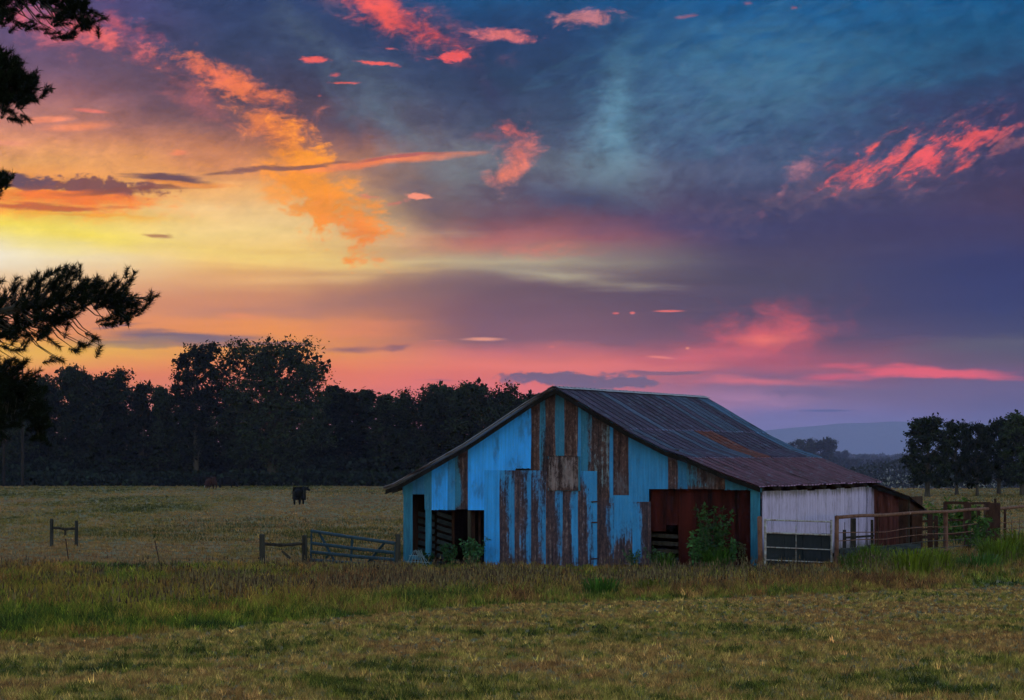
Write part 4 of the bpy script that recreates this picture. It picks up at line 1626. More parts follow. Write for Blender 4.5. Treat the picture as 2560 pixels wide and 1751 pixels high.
def far_wood():
    P = []
    for Y, h, n in ((900, 13, 5000), (1500, 15, 7000), (2600, 16, 8000), (4200, 19, 9000), (6500, 24, 9000)):
        x = rng.uniform(.06, .23, n) * Y
        hh = h * (.45 + .95 * fbm(x / 45, x * 0 + Y, 3, 4))
        z0 = ground_z(x, np.full(n, float(Y)))
        P.append(np.stack([x, Y + rng.normal(0, 8, n), z0 + rng.uniform(0, 1, n) * hh], 1))
    P = np.concatenate(P)
    n = len(P)
    v, l, t = cards(P, rng.uniform(.8, 1.6, n) * P[:, 1] / 900, np.array([.02, .026, .018]) * rng.uniform(.6, 1.4, (n, 1)))
    o = link('far_wood', np_mesh('far_wood', v, l, 4, MATS['leaves'], t))
    tag(o, 'foggy belt of far woodland across the valley on the right', 'woodland', kind='stuff')


far_wood()


def hills():
    Y = 14000.0
    prof = [(1300, 1140), (1700, 1105), (1900, 1078), (2080, 1061), (2240, 1055), (2400, 1058), (2560, 1064), (2800, 1076), (3300, 1110)]
    xs = np.linspace(1300, 3300, 120)
    top = np.interp(xs, [p[0] for p in prof], [p[1] for p in prof]) + 3 * (fbm(xs / 60, xs * 0, 4, 3) - .5)
    v, f = [], []
    for i, (px, py) in enumerate(zip(xs, top)):
        d = ray(px, py)
        for k, (dy, s) in enumerate(((-1200, 0.0), (-150, .55), (0, 1.0), (200, .6), (330, 0))):
            zb = -20.0
            v.append((d.x * Y, Y + dy, zb + (CAM_Z + d.z * Y - zb) * s))
        if i:
            for k in range(4):
                a = i * 5 + k
                f.append((a - 5, a, a + 1, a - 4))
    m = bpy.data.meshes.new('hills')
    m.from_pydata(v, [], f)
    m.update()
    m.polygons.foreach_set('use_smooth', [True] * len(m.polygons))
    o = link('hills', m, None, MATS['hill_cover'])
    o['kind'] = 'structure'


hills()


# ---------------------------------------------------- pine in the foreground
def poly_points(poly, n):
    poly = np.array(poly, float)
    lo, hi = poly.min(0), poly.max(0)
    out = []
    while len(out) < n:
        p = lo + (hi - lo) * rng.uniform(0, 1, 2)
        c = False
        j = len(poly) - 1
        for i in range(len(poly)):
            if (poly[i][1] > p[1]) != (poly[j][1] > p[1]) and p[0] < (poly[j][0] - poly[i][0]) * (p[1] - poly[i][1]) / (poly[j][1] - poly[i][1]) + poly[i][0]:
                c = not c
            j = i
        if c:
            out.append(tuple(p))
    return out


def needle_tufts(tips, dirs, per, ln):
    """bottle-brush tufts of needles at the twig ends"""
    n = len(tips)
    tips = np.repeat(np.array(tips), per, 0)
    d = np.repeat(np.array(dirs), per, 0)
    N = len(tips)
    back = rng.uniform(0, .42, N)[:, None]
    st = tips - d * back
    r = rng.normal(0, 1, (N, 3))
    r -= (r * d).sum(1)[:, None] * d
    r /= np.linalg.norm(r, axis=1)[:, None]
    q = d * rng.uniform(.35, 1.1, (N, 1)) + r * rng.uniform(.5, .95, (N, 1))
    q /= np.linalg.norm(q, axis=1)[:, None]
    L = rng.uniform(.6, 1.15, (N, 1)) * ln
    s = np.cross(q, rng.normal(0, 1, (N, 3)))
    s /= np.linalg.norm(s, axis=1)[:, None]
    w = .0075
    v = np.stack([st - s * w, st + s * w, st + q * L], 1).reshape(-1, 3)
    t = np.array([.007, .010, .005]) * rng.uniform(.5, 1.5, (N, 1))
    return v, np.arange(3 * N), np.repeat(t, 3, 0)


def pine():
    Y0 = 70.0
    bx = at(-230, 1140, Y0).x
    root = empty('pine_tree', (bx, Y0, gz(bx, Y0)), 'pine with long-needled branches hanging in from the left edge', 'tree')
    H = 24.0
    z0 = gz(bx, Y0)
    b = MB()
    b.tube([(bx, Y0, z0 - .1), (bx + .05, Y0, z0 + 5), (bx - .05, Y0 + .1, z0 + 11), (bx + .1, Y0, z0 + 17), (bx, Y0, z0 + H)], [.36, .30, .24, .16, .04], 10)
    b.build('trunk', MATS['bark'], root, True)
    branches = [
        # limb path, polygon(s) of foliage, explicit tips, fill count
        ([(-230, 850), (-90, 800), (40, 770), (140, 752), (230, 745), (300, 745), (360, 745)],
         [[(-40, 690), (60, 690), (150, 668), (200, 662), (215, 690), (260, 700), (300, 705), (330, 720), (365, 735), (360, 765), (310, 800), (280, 808), (250, 780), (200, 775), (170, 815), (130, 848), (60, 845), (-40, 850)]],
         [(200, 664), (165, 664), (120, 686), (80, 690), (42, 694), (10, 700), (245, 690), (318, 672), (338, 680), (325, 700), (395, 738), (380, 752), (378, 730), (365, 770), (345, 772), (300, 806), (282, 812), (290, 690),
          (212, 868), (196, 880), (252, 866), (250, 850), (240, 848), (206, 858), (150, 868), (146, 900), (160, 905), (60, 875), (45, 905), (70, 900), (20, 870)], 230),
        ([(-230, 1010), (-120, 980), (0, 960), (60, 985), (95, 1040)],
         [[(-40, 880), (50, 905), (95, 935), (118, 980), (126, 1020), (120, 1085), (98, 1098), (82, 1060), (50, 1030), (30, 1050), (20, 1095), (-40, 1115)]],
         [(60, 905), (100, 925), (40, 925), (15, 910), (88, 960), (110, 1090), (95, 1095), (22, 1095)], 220),
        ([(-230, 60), (-100, 20), (30, -10), (130, -15), (200, 5)],
         [[(-40, -60), (215, -60), (228, 20), (262, 45), (240, 66), (200, 62), (185, 82), (165, 60), (135, 10), (60, -5), (50, 40), (30, 50), (-40, 50)]],
         [(268, 46), (255, 40), (245, 68), (228, 72), (182, 96), (165, 92), (190, 80), (150, 84), (120, 74), (90, 62), (82, 52), (70, 68), (44, 62), (10, 60), (128, 45)], 170),
        ([(-230, 250), (-110, 220), (0, 205), (70, 215)],
         [[(-40, 115), (15, 118), (35, 135), (62, 158), (70, 175), (92, 182), (96, 205), (110, 218), (88, 232), (90, 250), (55, 255), (35, 262), (-40, 255)]],
         [(128, 220), (118, 216), (92, 178), (60, 156), (30, 126), (95, 252), (85, 240), (75, 302), (55, 306), (40, 290), (30, 278), (20, 265), (48, 300)], 170),
        ([(-230, 480), (-100, 462), (-20, 452), (20, 445)],
         [[(-40, 428), (15, 432), (25, 445), (5, 470), (-40, 490)]],
         [(32, 434), (24, 444), (14, 460), (4, 478)], 40),
    ]
    for path, polys, tips, fill in branches:
        pts = [at(px, py, Y0 + random.uniform(-.25, .25)) for px, py in path]
        b = MB()
        n = len(pts)
        b.tube(pts, [.11 * (1 - .85 * i / (n - 1)) for i in range(n)], 7)
        tipl = [at(px, py, Y0 + random.uniform(-.7, .7)) for px, py in tips]
        for poly in polys:
            tipl += [at(px, py, Y0 + random.uniform(-1.0, 1.0)) for px, py in poly_points(poly, fill)]
        dirs = []
        # twigs run from the limb to each tuft
        dense = []
        for p, q in zip(pts[:-1], pts[1:]):
            for k in np.linspace(0, 1, 8):
                dense.append(p.lerp(q, k))
        for t in tipl:
            tt_ = t - Vector((.35 + .55 * min(abs(t.z - pts[-1].z), 1.2), 0, 0))
            near = min(dense, key=lambda q: (q - tt_).length + max(0, q.x - t.x) * 1.5)
            d = (t - near)
            L = d.length
            d.normalize()
            mid = near.lerp(t, .55) + Vector((0, random.uniform(-.05, .05), -.10 * L))
            b.tube([near, mid, t], [.022, .014, .006], 4, False)
            out = (t - mid).normalized() * .6 + Vector((random.uniform(-.3, .7), random.uniform(-.6, .6), random.uniform(-.1, .9)))
            dirs.append(out.normalized())
        br = b.build('branch', MATS['bark'], root)
        v, l, tt = needle_tufts([tuple(t) for t in tipl], [tuple(d) for d in dirs], 150, .19)
        link('needles', np_mesh('needles', v, l, 3, MATS['needles'], tt), br)
        # a few cones
        for t in random.sample(tipl, min(4, len(tipl))):
            c = MB()
            c.tube([t + Vector((0, 0, -.02)), t + Vector((.01, 0, -.07)), t + Vector((.02, 0, -.14))], [.02, .035, .012], 6)
            c.build('cone', MATS['dark_wood'], br)


pine()

# ------------------------------------------------- fences, gates, posts, poles
def up(p, h):
    return Vector((p.x, p.y, p.z + h))


def fence_brace(pa, pb, ra, rb, hpx, label, dang):
    """two posts with a rail between: a corner of the old wire fence"""
    root = empty('fence_brace', on_ground(*pa), label, 'fence brace', 'old timber fence braces at the pasture edge')
    out = []
    for (px, py), hy, w in ((pa, hpx[0], ra), (pb, hpx[1], rb)):
        g = on_ground(px, py)
        top = at(px, hy, g.y)
        b = MB()
        t = Vector((top.x + random.uniform(-.02, .02), top.y, top.z))
        b.tube([g - Vector((0, 0, .2)), g.lerp(t, .5), t - Vector((0, 0, .03)), t], [w, w * .97, w * .93, w * .7], 8)
        b.build('post', MATS['old_wood'], root)
        out.append((g, t))
    (g0, t0), (g1, t1) = out
    b = MB()
    q0, q1 = g0.lerp(t0, .70), g1.lerp(t1, .70)
    n = 7
    pts = [q0.lerp(q1, i / n) + Vector((0, 0, random.uniform(-.02, .02) - .05 * math.sin(i / n * 3.1))) for i in range(n + 1)]
    b.tube(pts, [.06 + random.uniform(-.015, .015) for _ in pts], 7)
    b.build('rail', MATS['dark_wood'], root)
    b = MB()
    b.tube([g0.lerp(t0, .6), g0.lerp(t1, .5), g1.lerp(t1, .12)], .006, 4)
    b.build('brace_wire', MATS['wire'], root)
    b = MB()
    p0, p1 = dang
    m0, m1 = at(p0[0], p0[1], g0.y), at(p1[0], p1[1], g0.y)
    b.bar(m0, m1, .05, .09)
    b.build('twist_stick', MATS['dark_wood'], root)


fence_brace((656, 1413), (762, 1410), .11, .11, (1336, 1338), 'low timber fence brace with rough log rail left of the blue gate', ((705, 1378), (726, 1397)))
fence_brace((129, 1367), (191, 1366), .085, .085, (1297, 1302), 'small weathered fence brace standing alone in the pasture at far left', ((164, 1321), (163, 1339)))

# lone leaning steel posts with strands of wire
for (px, py), (tx, ty), lab in (((173, 1402), (164, 1348), 'thin leaning steel fence post just below the small fence brace'),
                                ((402, 1412), (387, 1351), 'thin leaning steel fence post in the weeds left of the gate')):
    g = on_ground(px, py)
    t = at(tx, ty, g.y)
    b = MB()
    b.bar(g - Vector((0, 0, .2)), t, .05, .012)
    b.bar(g - Vector((0, 0, .2)) + Vector((0, .02, 0)), t + Vector((0, .02, 0)), .012, .04)
    o = b.build('steel_post', MATS['dark_rust'])
    tag(o, lab, 'fence post', 'leaning steel fence posts')


def wire_fence():
    pts = [on_ground(*p) for p in ((-60, 1406), (173, 1403), (402, 1412), (656, 1413))]
    b = MB()
    for h in (.25, .5, .75):
        q = []
        for p0, p1 in zip(pts[:-1], pts[1:]):
            for k in (0, .33, .66):
                q.append(up(p0.lerp(p1, k), h - .04 * math.sin(k * 3.1)))
        q.append(up(pts[-1], h))
        b.tube(q, .004, 3, False)
    o = b.build('fence_wire', MATS['wire'])
    tag(o, 'slack wire strands running along the weeds left of the timber brace', 'fence wire')


wire_fence()


def blue_gate():
    g0, g1 = on_ground(780, 1408), on_ground(988, 1417)
    root = empty('farm_gate', g0, 'blue tubular farm gate sagging beside the barn', 'gate')
    Y0, Y1 = g0.y, g1.y
    lt, lb = (779, 1328), (777, 1412)
    rt, rb = (989, 1359), (985, 1425)

    def gp(k, v):
        x = (lt[0] * (1 - v) + lb[0] * v) * (1 - k) + (rt[0] * (1 - v) + rb[0] * v) * k
        y = (lt[1] * (1 - v) + lb[1] * v) * (1 - k) + (rt[1] * (1 - v) + rb[1] * v) * k
        return at(x, y, Y0 * (1 - k) + Y1 * k)
    for v in (0, .36, .62, .86, 1.06):
        b = MB()
        b.tube([gp(0, v), gp(.5, v + .01), gp(1, v)], .062, 8)
        b.build('rail', MATS['blue_gate_paint'], root)
    for k in (0.0, 1.0):
        b = MB()
        b.tube([gp(k, -.02), gp(k, 1.08)], .04, 8)
        b.build('end_upright', MATS['blue_gate_paint'], root)
    b = MB()
    b.bar(gp(.485, .02) + Vector((0, .05, 0)), gp(.475, 1.05) + Vector((0, .05, 0)), .03, .09, Vector((1, 0, 0)))
    b.build('middle_upright', MATS['blue_gate_paint'], root)
    for k0, v0, k1, v1 in ((.09, .03, .33, 1.05), (.87, .03, .62, 1.05), (.22, .62, .10, 1.04), (.73, .68, .83, 1.05)):
        b = MB()
        b.bar(gp(k0, v0) + Vector((0, .05, 0)), gp(k1, v1) + Vector((0, .05, 0)), .03, .09, Vector((1, 0, 0)))
        b.build('diagonal_brace', MATS['blue_gate_paint'], root)
    b = MB()
    b.tube([gp(0, .2), gp(0, .2) + Vector((-.12, 0, .03)), at(768, 1345, Y0)], .015, 5)
    b.build('chain', MATS['wire'], root)
    g = on_ground(996, 1420)
    b = MB()
    t = at(995, 1336, g.y - .25)
    g = Vector((g.x, g.y - .25, g.z))
    b.tube([g - Vector((0, 0, .2)), g.lerp(t, .5), t], [.10, .10, .09], 8)
    o = b.build('gate_post', MATS['old_wood'])
    tag(o, 'dark round timber gate post against the barn corner', 'gate post')


blue_gate()


def white_gate():
    g0, g1 = on_ground(1904, 1424), on_ground(2080, 1408)
    for (px, py, ty, r, mat, lab) in ((1898, 1426, 1293, .085, 'rusty_pipe', 'rusty and white pipe gate post at the barn corner'), (2091, 1410, 1291, .085, 'rusty_pipe', 'pale pipe gate post where the long rail begins')):
        g = on_ground(px, py)
        g = Vector((g.x, g.y - (.55 if px < 2000 else 0), g.z))
        t = at(px + 1, ty, g.y)
        b = MB()
        b.tube([g - Vector((0, 0, .2)), t, t + Vector((0, 0, .03))], [r, r, r * .4], 10)
        tag(b.build('gate_post', MATS[mat]), lab, 'gate post')
    root = empty('pipe_gate', g0, 'white pipe gate with dark panelled lower half in front of the white wall', 'gate')
    Ya, Yb = g0.y - .6, g1.y

    def gp(px, py):
        k = (px - 1912) / (2080 - 1912)
        return at(px, py, Ya * (1 - k) + Yb * k)
    for (a, c) in ((1300, 1305), (1332, 1338), (1368, 1375), (1400, 1407)):
        b = MB()
        b.tube([gp(1913, a), gp(2078, c)], .032 if a < 1340 else .02, 7)
        b.build('rail', MATS['white_pipe_paint'], root)
    for px, y0, y1, r in ((1913, 1297, 1416, .045), (2078, 1300, 1408, .045), (1990, 1315, 1408, .014)):
        b = MB()
        b.tube([gp(px, y0), gp(px, y1)], r, 7)
        b.build('upright', MATS['white_pipe_paint'], root)
    for k in range(7):
        b = MB()
        xa, xb = 1916 + k * 23.0, 1916 + k * 23.0 + 23.6
        dy = Vector((0, .06 + .035 * (k % 2), 0))
        b.hexa([gp(xa, 1334) + dy, gp(xb, 1335) + dy, gp(xb, 1335) + dy * 1.4, gp(xa, 1334) + dy * 1.4,
                gp(xa, 1410) + dy, gp(xb, 1410) + dy, gp(xb, 1410) + dy * 1.4, gp(xa, 1410) + dy * 1.4])
        b.build('panel_board', MATS['black_panel'], root)


white_gate()


def pipe_fence():
    ga, gb = on_ground(2093, 1408), on_ground(2366, 1381)
    gd = gb + (gb - ga) * 1.05
    root = empty('pipe_fence', ga, 'long rusty pipe rail fence running back to the right of the white gate', 'fence')
    H = 1.70
    b = MB()
    n = 10
    pts = [up(ga.lerp(gd, k / n), H + .02 * math.sin(k * 2.2)) for k in range(n + 1)]
    b.tube(pts, .068, 10)
    b.build('top_rail', MATS['rusty_pipe'], root, True)
    for h in (1.12, .82, .52, .22):
        b = MB()
        b.tube([up(ga.lerp(gd, k / n), h * (.96 + .05 * math.sin(k * 1.9 + h))) for k in range(n + 1)], .018, 5)
        b.build('wire_rail', MATS['rusty_pipe' if h > .7 else 'wire'], root)
    L = (gd - ga)
    for k, r in ((0.17, .05), (.488, .085), (.80, .06), (.99, .08)):
        p = ga + L * k
        b = MB()
        b.tube([p - Vector((0, 0, .2)) + Vector((0, .06, 0)), up(p, H - .02) + Vector((0, .06, 0))], r, 8)
        b.build('post', MATS['rusty_pipe' if r > .07 else 'dark_rust'], root)
    # mesh stays
    for k in np.linspace(.03, .97, 22):
        p = ga + L * float(k)
        b = MB()
        b.tube([up(p, .15), up(p, 1.15 + (.35 if int(k * 100) % 3 == 0 else 0))], .010, 4)
        b.build('stay_wire', MATS['wire'], root)


pipe_fence()


def corral():
    """old cattle pens behind the pipe fence"""
    def pen(name, Y, posts, rails, lab, mat):
        root = empty(name, on_ground_at(posts[0][0], Y), lab, 'cattle pen', 'old cattle pens behind the pipe fence')
        for px, ty, r in posts:
            g = on_ground_at(px, Y)
            b = MB()
            b.bar(g - Vector((0, 0, .1)), at(px, ty, Y), r, r, Vector((0, 1, 0)))
            b.build('post', MATS[mat], root)
        for x0, y0, x1, y1, r in rails:
            b = MB()
            b.bar(at(x0, y0, Y - .1), at(x1, y1, Y - .1), .05, r)
            b.build('rail', MATS[mat], root)
    pen('cattle_chute', 122.0, [(2363, 1256, .16), (2418, 1258, .30), (2446, 1266, .12), (2480, 1258, .62), (2488, 1247, .10)],
        [(2361, 1257, 2420, 1258, .12), (2420, 1259, 2476, 1258, .10), (2420, 1315, 2476, 1313, .14), (2363, 1300, 2420, 1301, .09), (2420, 1342, 2476, 1340, .20), (2363, 1335, 2420, 1336, .12)],
        'dark timber cattle chute with high frame behind the pipe fence', 'dark_rust')
    pen('sorting_pen', 116.5, [(2176, 1295, .16), (2209, 1294, .08), (2262, 1284, .10), (2272, 1276, .20), (2290, 1288, .42), (2325, 1285, .20), (2340, 1290, .14)],
        [(2176, 1310, 2345, 1302, .09), (2176, 1330, 2345, 1322, .09), (2176, 1349, 2345, 1342, .12)],
        'low dark sorting pen beside the red boarded lean-to', 'dark_rust')
    pen('loading_rack', 110.0, [(2111, 1325, .12), (2133, 1296, .20), (2180, 1300, .10)],
        [(2108, 1345, 2185, 1340, .08)],
        'short dark rack of posts right behind the first bay of the pipe fence', 'dark_wood')


def on_ground_at(px, Y):
    d = ray(px, 1300)
    return Vector((d.x * Y, Y, gz(d.x * Y, Y)))


corral()


# boards lying at the foot of the white wall, behind the fence
def trough():
    root = empty('feed_trough', on_ground_at(2180, 107), 'long low dark feed trough behind the first bay of pipe fence', 'trough')
    for k, h in enumerate((.16, .38)):
        b = MB()
        b.bar(up(on_ground_at(2098, 106.5), h), up(on_ground_at(2300, 113), h), .05, .19)
        b.build('side_board', MATS['grey_board'], root)
    for px, Y in ((2105, 106.7), (2200, 109.8), (2292, 112.7)):
        b = MB()
        g = on_ground_at(px, Y)
        b.bar(g + Vector((0, .08, -.05)), up(g, .5) + Vector((0, .08, 0)), .09, .09)
        b.build('stake', MATS['dark_wood'], root)


trough()


def wire_basket():
    """white wire frame leaning in the doorway"""
    g = on_ground(1040, 1419)
    g = Vector((g.x, 101.2, gz(g.x, 101.2)))
    root = empty('wire_frame', g, 'white bent wire frame lying in weeds at the barn door', 'wire frame')
    for k in range(6):
        b = MB()
        x = -.30 + k * .12
        b.tube([g + Vector((x * 1.2, 0, .02)), g + Vector((x * .8, .05, .35)), g + Vector((x * .4 + .03, .1, .58 + .03 * (k % 2))), g + Vector((x * .2 + .1, .16, .45)), g + Vector((x + .2, .25, .05))], .011, 5)
        b.build('hoop', MATS['white_plastic'], root)
    for h, w in ((.18, .40), (.40, .28)):
        b = MB()
        b.tube([g + Vector((-w, .02, h)), g + Vector((0, -.04, h)), g + Vector((w, .02, h - .03))], .011, 5)
        b.build('cross_wire', MATS['white_plastic'], root)


wire_basket()


# utility poles and lines in front of the wood
def utility():
    tops = []
    for px, ty, Y, lab in ((56, 916, 366.0, 'thin wooden utility pole with crossarm in front of the wood at left'),
                           (9, 930, 368.0, 'wooden utility pole nearest the left edge')):
        g = on_ground_at(px, Y)
        t = at(px, ty, Y)
        root = empty('utility_pole', g, lab, 'utility pole', 'utility poles along the wood')
        b = MB()
        b.tube([g - Vector((0, 0, .2)), g.lerp(t, .5), t], [.20, .17, .12], 8)
        b.build('pole', MATS['pole_wood'], root)
        b = MB()
        b.bar(t + Vector((-.9, -.14, -1.0)), t + Vector((.9, -.14, -1.0)), .10, .12)
        b.build('crossarm', MATS['pole_wood'], root)
        for dx in (-.8, .8):
            b = MB()
            b.tube([t + Vector((dx, -.14, -.93)), t + Vector((dx, -.14, -.72))], [.05, .03], 6)
            b.build('insulator', MATS['wire'], root)
        tops.append(t)
    for dx, e, lab in ((-.8, (1500, 1105), 'upper power line crossing in front of the wood'), (.8, (1500, 1122), 'lower power line crossing in front of the wood')):
        a = tops[0] + Vector((dx, -.14, -.72))
        c = at(e[0], e[1], 352.0)
        b = MB()
        pts = []
        for k in np.linspace(0, 1, 24):
            p = a.lerp(c, float(k))
            p.z -= 1.6 * math.sin(k * math.pi)
            pts.append(p)
        b.tube(pts, .008, 4, False)
        tag(b.build('power_line', MATS['wire']), lab, 'power line', 'power lines')


utility()


# ---------------------------------------------------------------------- cows
def skin_body(name, joints, edges, mat, parent, levels=2):
    me = bpy.data.meshes.new(name)
    me.from_pydata([j[0] for j in joints], edges, [])
    me.update()
    o = bpy.data.objects.new(name, me)
    COL.objects.link(o)
    o.parent = parent
    bm = bmesh.new()
    bm.from_mesh(me)
    lay = bm.verts.layers.skin.verify()
    for v, j in zip(bm.verts, joints):
        v[lay].radius = j[1]
    bm.verts.ensure_lookup_table()
    bm.verts[0][lay].use_root = True
    bm.to_mesh(me)
    bm.free()
    md = o.modifiers.new('skin', 'SKIN')
    md.use_smooth_shade = True
    sb = o.modifiers.new('subd', 'SUBSURF')
    sb.levels = sb.render_levels = levels
    me.materials.append(MATS[mat])
    return o


def cow(loc, rz, label, hide, pose, patches=()):
    """body along +x (head end), about 1.35 m at the withers"""
    root = empty('cow', loc, label, 'cow', 'cattle in the pasture', rz)
    J, E = [], []

    def add(p, r, prev=None):
        J.append((p, r))
        if prev is not None:
            E.append((prev, len(J) - 1))
        return len(J) - 1
    belly = add((0, 0, .90), (.44, .50))
    loin = add((-.45, 0, .98), (.37, .37), belly)
    rump = add((-.80, 0, 1.00), (.32, .32), loin)
    tailhead = add((-.98, 0, 1.12), (.09, .10), rump)
    chest = add((.42, 0, .90), (.40, .48), belly)
    should = add((.72, 0, .98), (.27, .34), chest)
    if pose == 'graze':
        neck = add((1.02, 0, .82), (.17, .22), should)
        poll = add((1.24, .0, .52), (.13, .17), neck)
        face = add((1.34, .0, .30), (.10, .12), poll)
        add((1.38, .0, .12), (.08, .09), face)
    elif pose == 'run':
        neck = add((.96, -.10, 1.20), (.20, .25), should)
        poll = add((1.12, -.26, 1.36), (.15, .17), neck)
        face = add((1.22, -.44, 1.27), (.11, .12), poll)
        add((1.28, -.58, 1.15), (.09, .09), face)
    else:
        neck = add((1.02, 0, 1.08), (.17, .22), should)
        poll = add((1.28, .0, 1.16), (.13, .15), neck)
        face = add((1.48, .0, 1.02), (.10, .11), poll)
        add((1.60, .0, .90), (.08, .08), face)
    # hind legs: stifle forward, hock backward
    for s, d in ((1, 0.0), (-1, .22)):
        k = d if pose == 'run' else d * .3
        st = add((-.66 + k, s * .17, .66), (.18, .21), rump)
        hk = add((-.88 + k * 1.4, s * .17, .46), (.10, .11), st)
        ft = add((-.82 + k * 1.6, s * .17, .12), (.075, .08), hk)
        add((-.77 + k * 1.6, s * .17, .03), (.06, .07), ft)
    for s, d in ((1, .20), (-1, -.05)):
        k = d if pose == 'run' else d * .3
        el = add((.62 + k * .3, s * .17, .66), (.15, .17), should)
        kn = add((.66 + k, s * .17, .38), (.095, .10), el)
        ft = add((.64 + k * .8, s * .17, .12), (.07, .075), kn)
        add((.68 + k * .8, s * .17, .03), (.06, .07), ft)
    skin_body('body', J, E, hide, root)
    px, py, pz = J[poll][0]
    for s in (1, -1):
        b = MB()
        b.tube([(px - .02, py + s * .10, pz + .06), (px - .04, py + s * .20, pz + .10), (px - .05, py + s * .30, pz + .07)], [.03, .06, .01], 6)
        m = b.mesh('ear')
        m.materials.append(MATS[hide])
        o = bpy.data.objects.new('ear', m)
        COL.objects.link(o)
        o.parent = root
    b = MB()
    if pose == 'run':
        pts = [(-.98, 0, 1.14), (-1.18, .05, 1.16), (-1.45, .12, 1.06), (-1.75, .18, .98), (-1.98, .2, .92)]
    else:
        pts = [(-1.02, 0, 1.12), (-1.12, 0, .95), (-1.12, 0, .7), (-1.10, 0, .5), (-1.08, 0, .36)]
    b.tube(pts, [.035, .028, .022, .035, .015], 6)
    m = b.mesh('tail')
    m.materials.append(MATS[hide])
    o = bpy.data.objects.new('tail', m)
    COL.objects.link(o)
    o.parent = root
    if patches:
        fx, fy, fz = J[face][0]
        b = MB()
        b.tube([(fx + .05, fy - .01, fz + .16), (fx + .09, fy, fz + .0), (fx + .08, fy, fz - .14)], [.03, .07, .04], 7)
        m = b.mesh('white_face')
        m.materials.append(MATS['white_hide'])
        o = bpy.data.objects.new('white_face', m)
        COL.objects.link(o)
        o.parent = root
    return root


g = on_ground(748, 1263)
cow(g, R(79), 'black cow trotting across the pasture with tail raised', 'black_hide', 'run')
g = on_ground(528, 1223)
cow(g, R(-118), 'reddish brown cow facing front at the foot of the wood', 'brown_hide', 'graze', (1,))
g = on_ground(566, 1220.5)
cow(g, R(12), 'black cow standing side-on right of the brown cow by the wood', 'black_hide', 'graze')
g = on_ground(510, 1218)
cow(g, R(-165), 'black cow half hidden behind the brown cow by the wood', 'black_hide', 'stand')


# -------------------------------------------------------------- weeds, shrubs
def leafy(name, loc, H, nst, spread, leaf, label, cat, group, tint, nleaf=60, droop=.3, seed=0):
    r = np.random.default_rng(seed + 500)
    root = empty(name, loc, label, cat, group)
    mb = MB()
    P, T, D = [], [], []
    for i in range(nst):
        a = r.uniform(0, 6.28)
        h = H * r.uniform(.6, 1.0)
        d = Vector((math.cos(a), math.sin(a), 0)) * spread * r.uniform(.2, 1.0)
        b0 = Vector((d.x * .25, d.y * .25, 0))
        p1 = b0 + d * .5 + Vector((0, 0, h * .6))
        p2 = b0 + d + Vector((0, 0, h))
        mb.tube([b0, p1, p2], [.016, .010, .004], 5, False)
        for k in range(nleaf):
            t = r.uniform(.12, 1.0) ** .8
            c = b0.lerp(p1, t / .6) if t < .6 else p1.lerp(p2, (t - .6) / .4)
            q = np.array([r.normal(), r.normal(), r.normal() * .5 - droop])
            q /= np.linalg.norm(q)
            P.append(np.array(c) + q * leaf * r.uniform(.3, .9))
            D.append(q)
            T.append(np.array(tint) * r.uniform(.5, 1.5))
    P, D, T = np.array(P), np.array(D), np.array(T)
    N = len(P)
    s = np.cross(D, r.normal(0, 1, (N, 3)))
    s /= np.linalg.norm(s, axis=1)[:, None]
    L = r.uniform(.6, 1.2, (N, 1)) * leaf
    v = np.stack([P - D * L * .5, P + s * L * .28, P + D * L * .5, P - s * L * .28], 1).reshape(-1, 3)
    me = np_mesh('leaves', v, np.arange(4 * N), 4, MATS['leaves'], np.repeat(T, 4, 0))
    st = mb.mesh('stems')
    st.materials.append(MATS['blades'])
    a = st.attributes.new('tint', 'FLOAT_COLOR', 'POINT')
    a.data.foreach_set('color', np.tile(np.array([.06, .07, .03, 1], np.float32), len(st.vertices)))
    for nm, m in (('stems', st), ('leaves', me)):
        o = bpy.data.objects.new(nm, m)
        COL.objects.link(o)
        o.parent = root
    return root


GREEN, DGREEN, LIME = (.035, .085, .025), (.022, .055, .022), (.09, .13, .018)


def gp_(px, Y):
    return on_ground_at(px, Y)


for i, (px, Y, H, n, sp, lf, lab, tint) in enumerate((
        (1782, 99.3, 2.35, 14, .75, .17, 'tallest leafy weed in front of the dark red doorway', GREEN),
        (1738, 99.6, 1.6, 10, .55, .16, 'leafy weed left of the tall weed at the red doorway', GREEN),
        (1825, 99.4, 1.3, 6, .40, .14, 'shorter leafy weed right of the tall doorway weed', GREEN),
        (1858, 99.0, 1.15, 3, .2, .09, 'thin seeding weed by the right doorpost', (.07, .07, .03)),
        (1176, 101.6, 1.1, 10, .55, .15, 'dark green bush in the left barn opening', DGREEN),
        (1130, 101.6, .85, 7, .5, .14, 'low bush beside the dark bush in the left barn opening', DGREEN),
        (1060, 101.9, .55, 6, .5, .11, 'low weeds around the white wire frame', DGREEN),
        (1585, 99.8, .75, 6, .5, .10, 'low weeds at the foot of the wall left of the red doorway', (.03, .06, .03)),
        (1640, 99.7, .9, 5, .4, .10, 'thin weeds at the left edge of the red doorway', (.03, .06, .03)))):
    leafy('weed_plant', gp_(px, Y), H, n, sp, lf, lab, 'weed', 'weeds along the barn front', tint, 55, .3, i)
leafy('shrub', gp_(2395, 127.0), 2.35, 16, 1.15, .26, 'bright green shrub growing behind the cattle chute', 'shrub', None, (.075, .125, .022), 70, .5, 40)
leafy('shrub', gp_(2345, 133.0), 1.5, 9, .8, .22, 'small dull shrub left of the bright green shrub', 'shrub', None, (.04, .06, .025), 55, .5, 41)
leafy('shrub', gp_(2438, 120.0), 1.5, 10, .8, .2, 'low green shrub among the pen posts under the chute frame', 'shrub', None, (.05, .10, .02), 55, .5, 42)


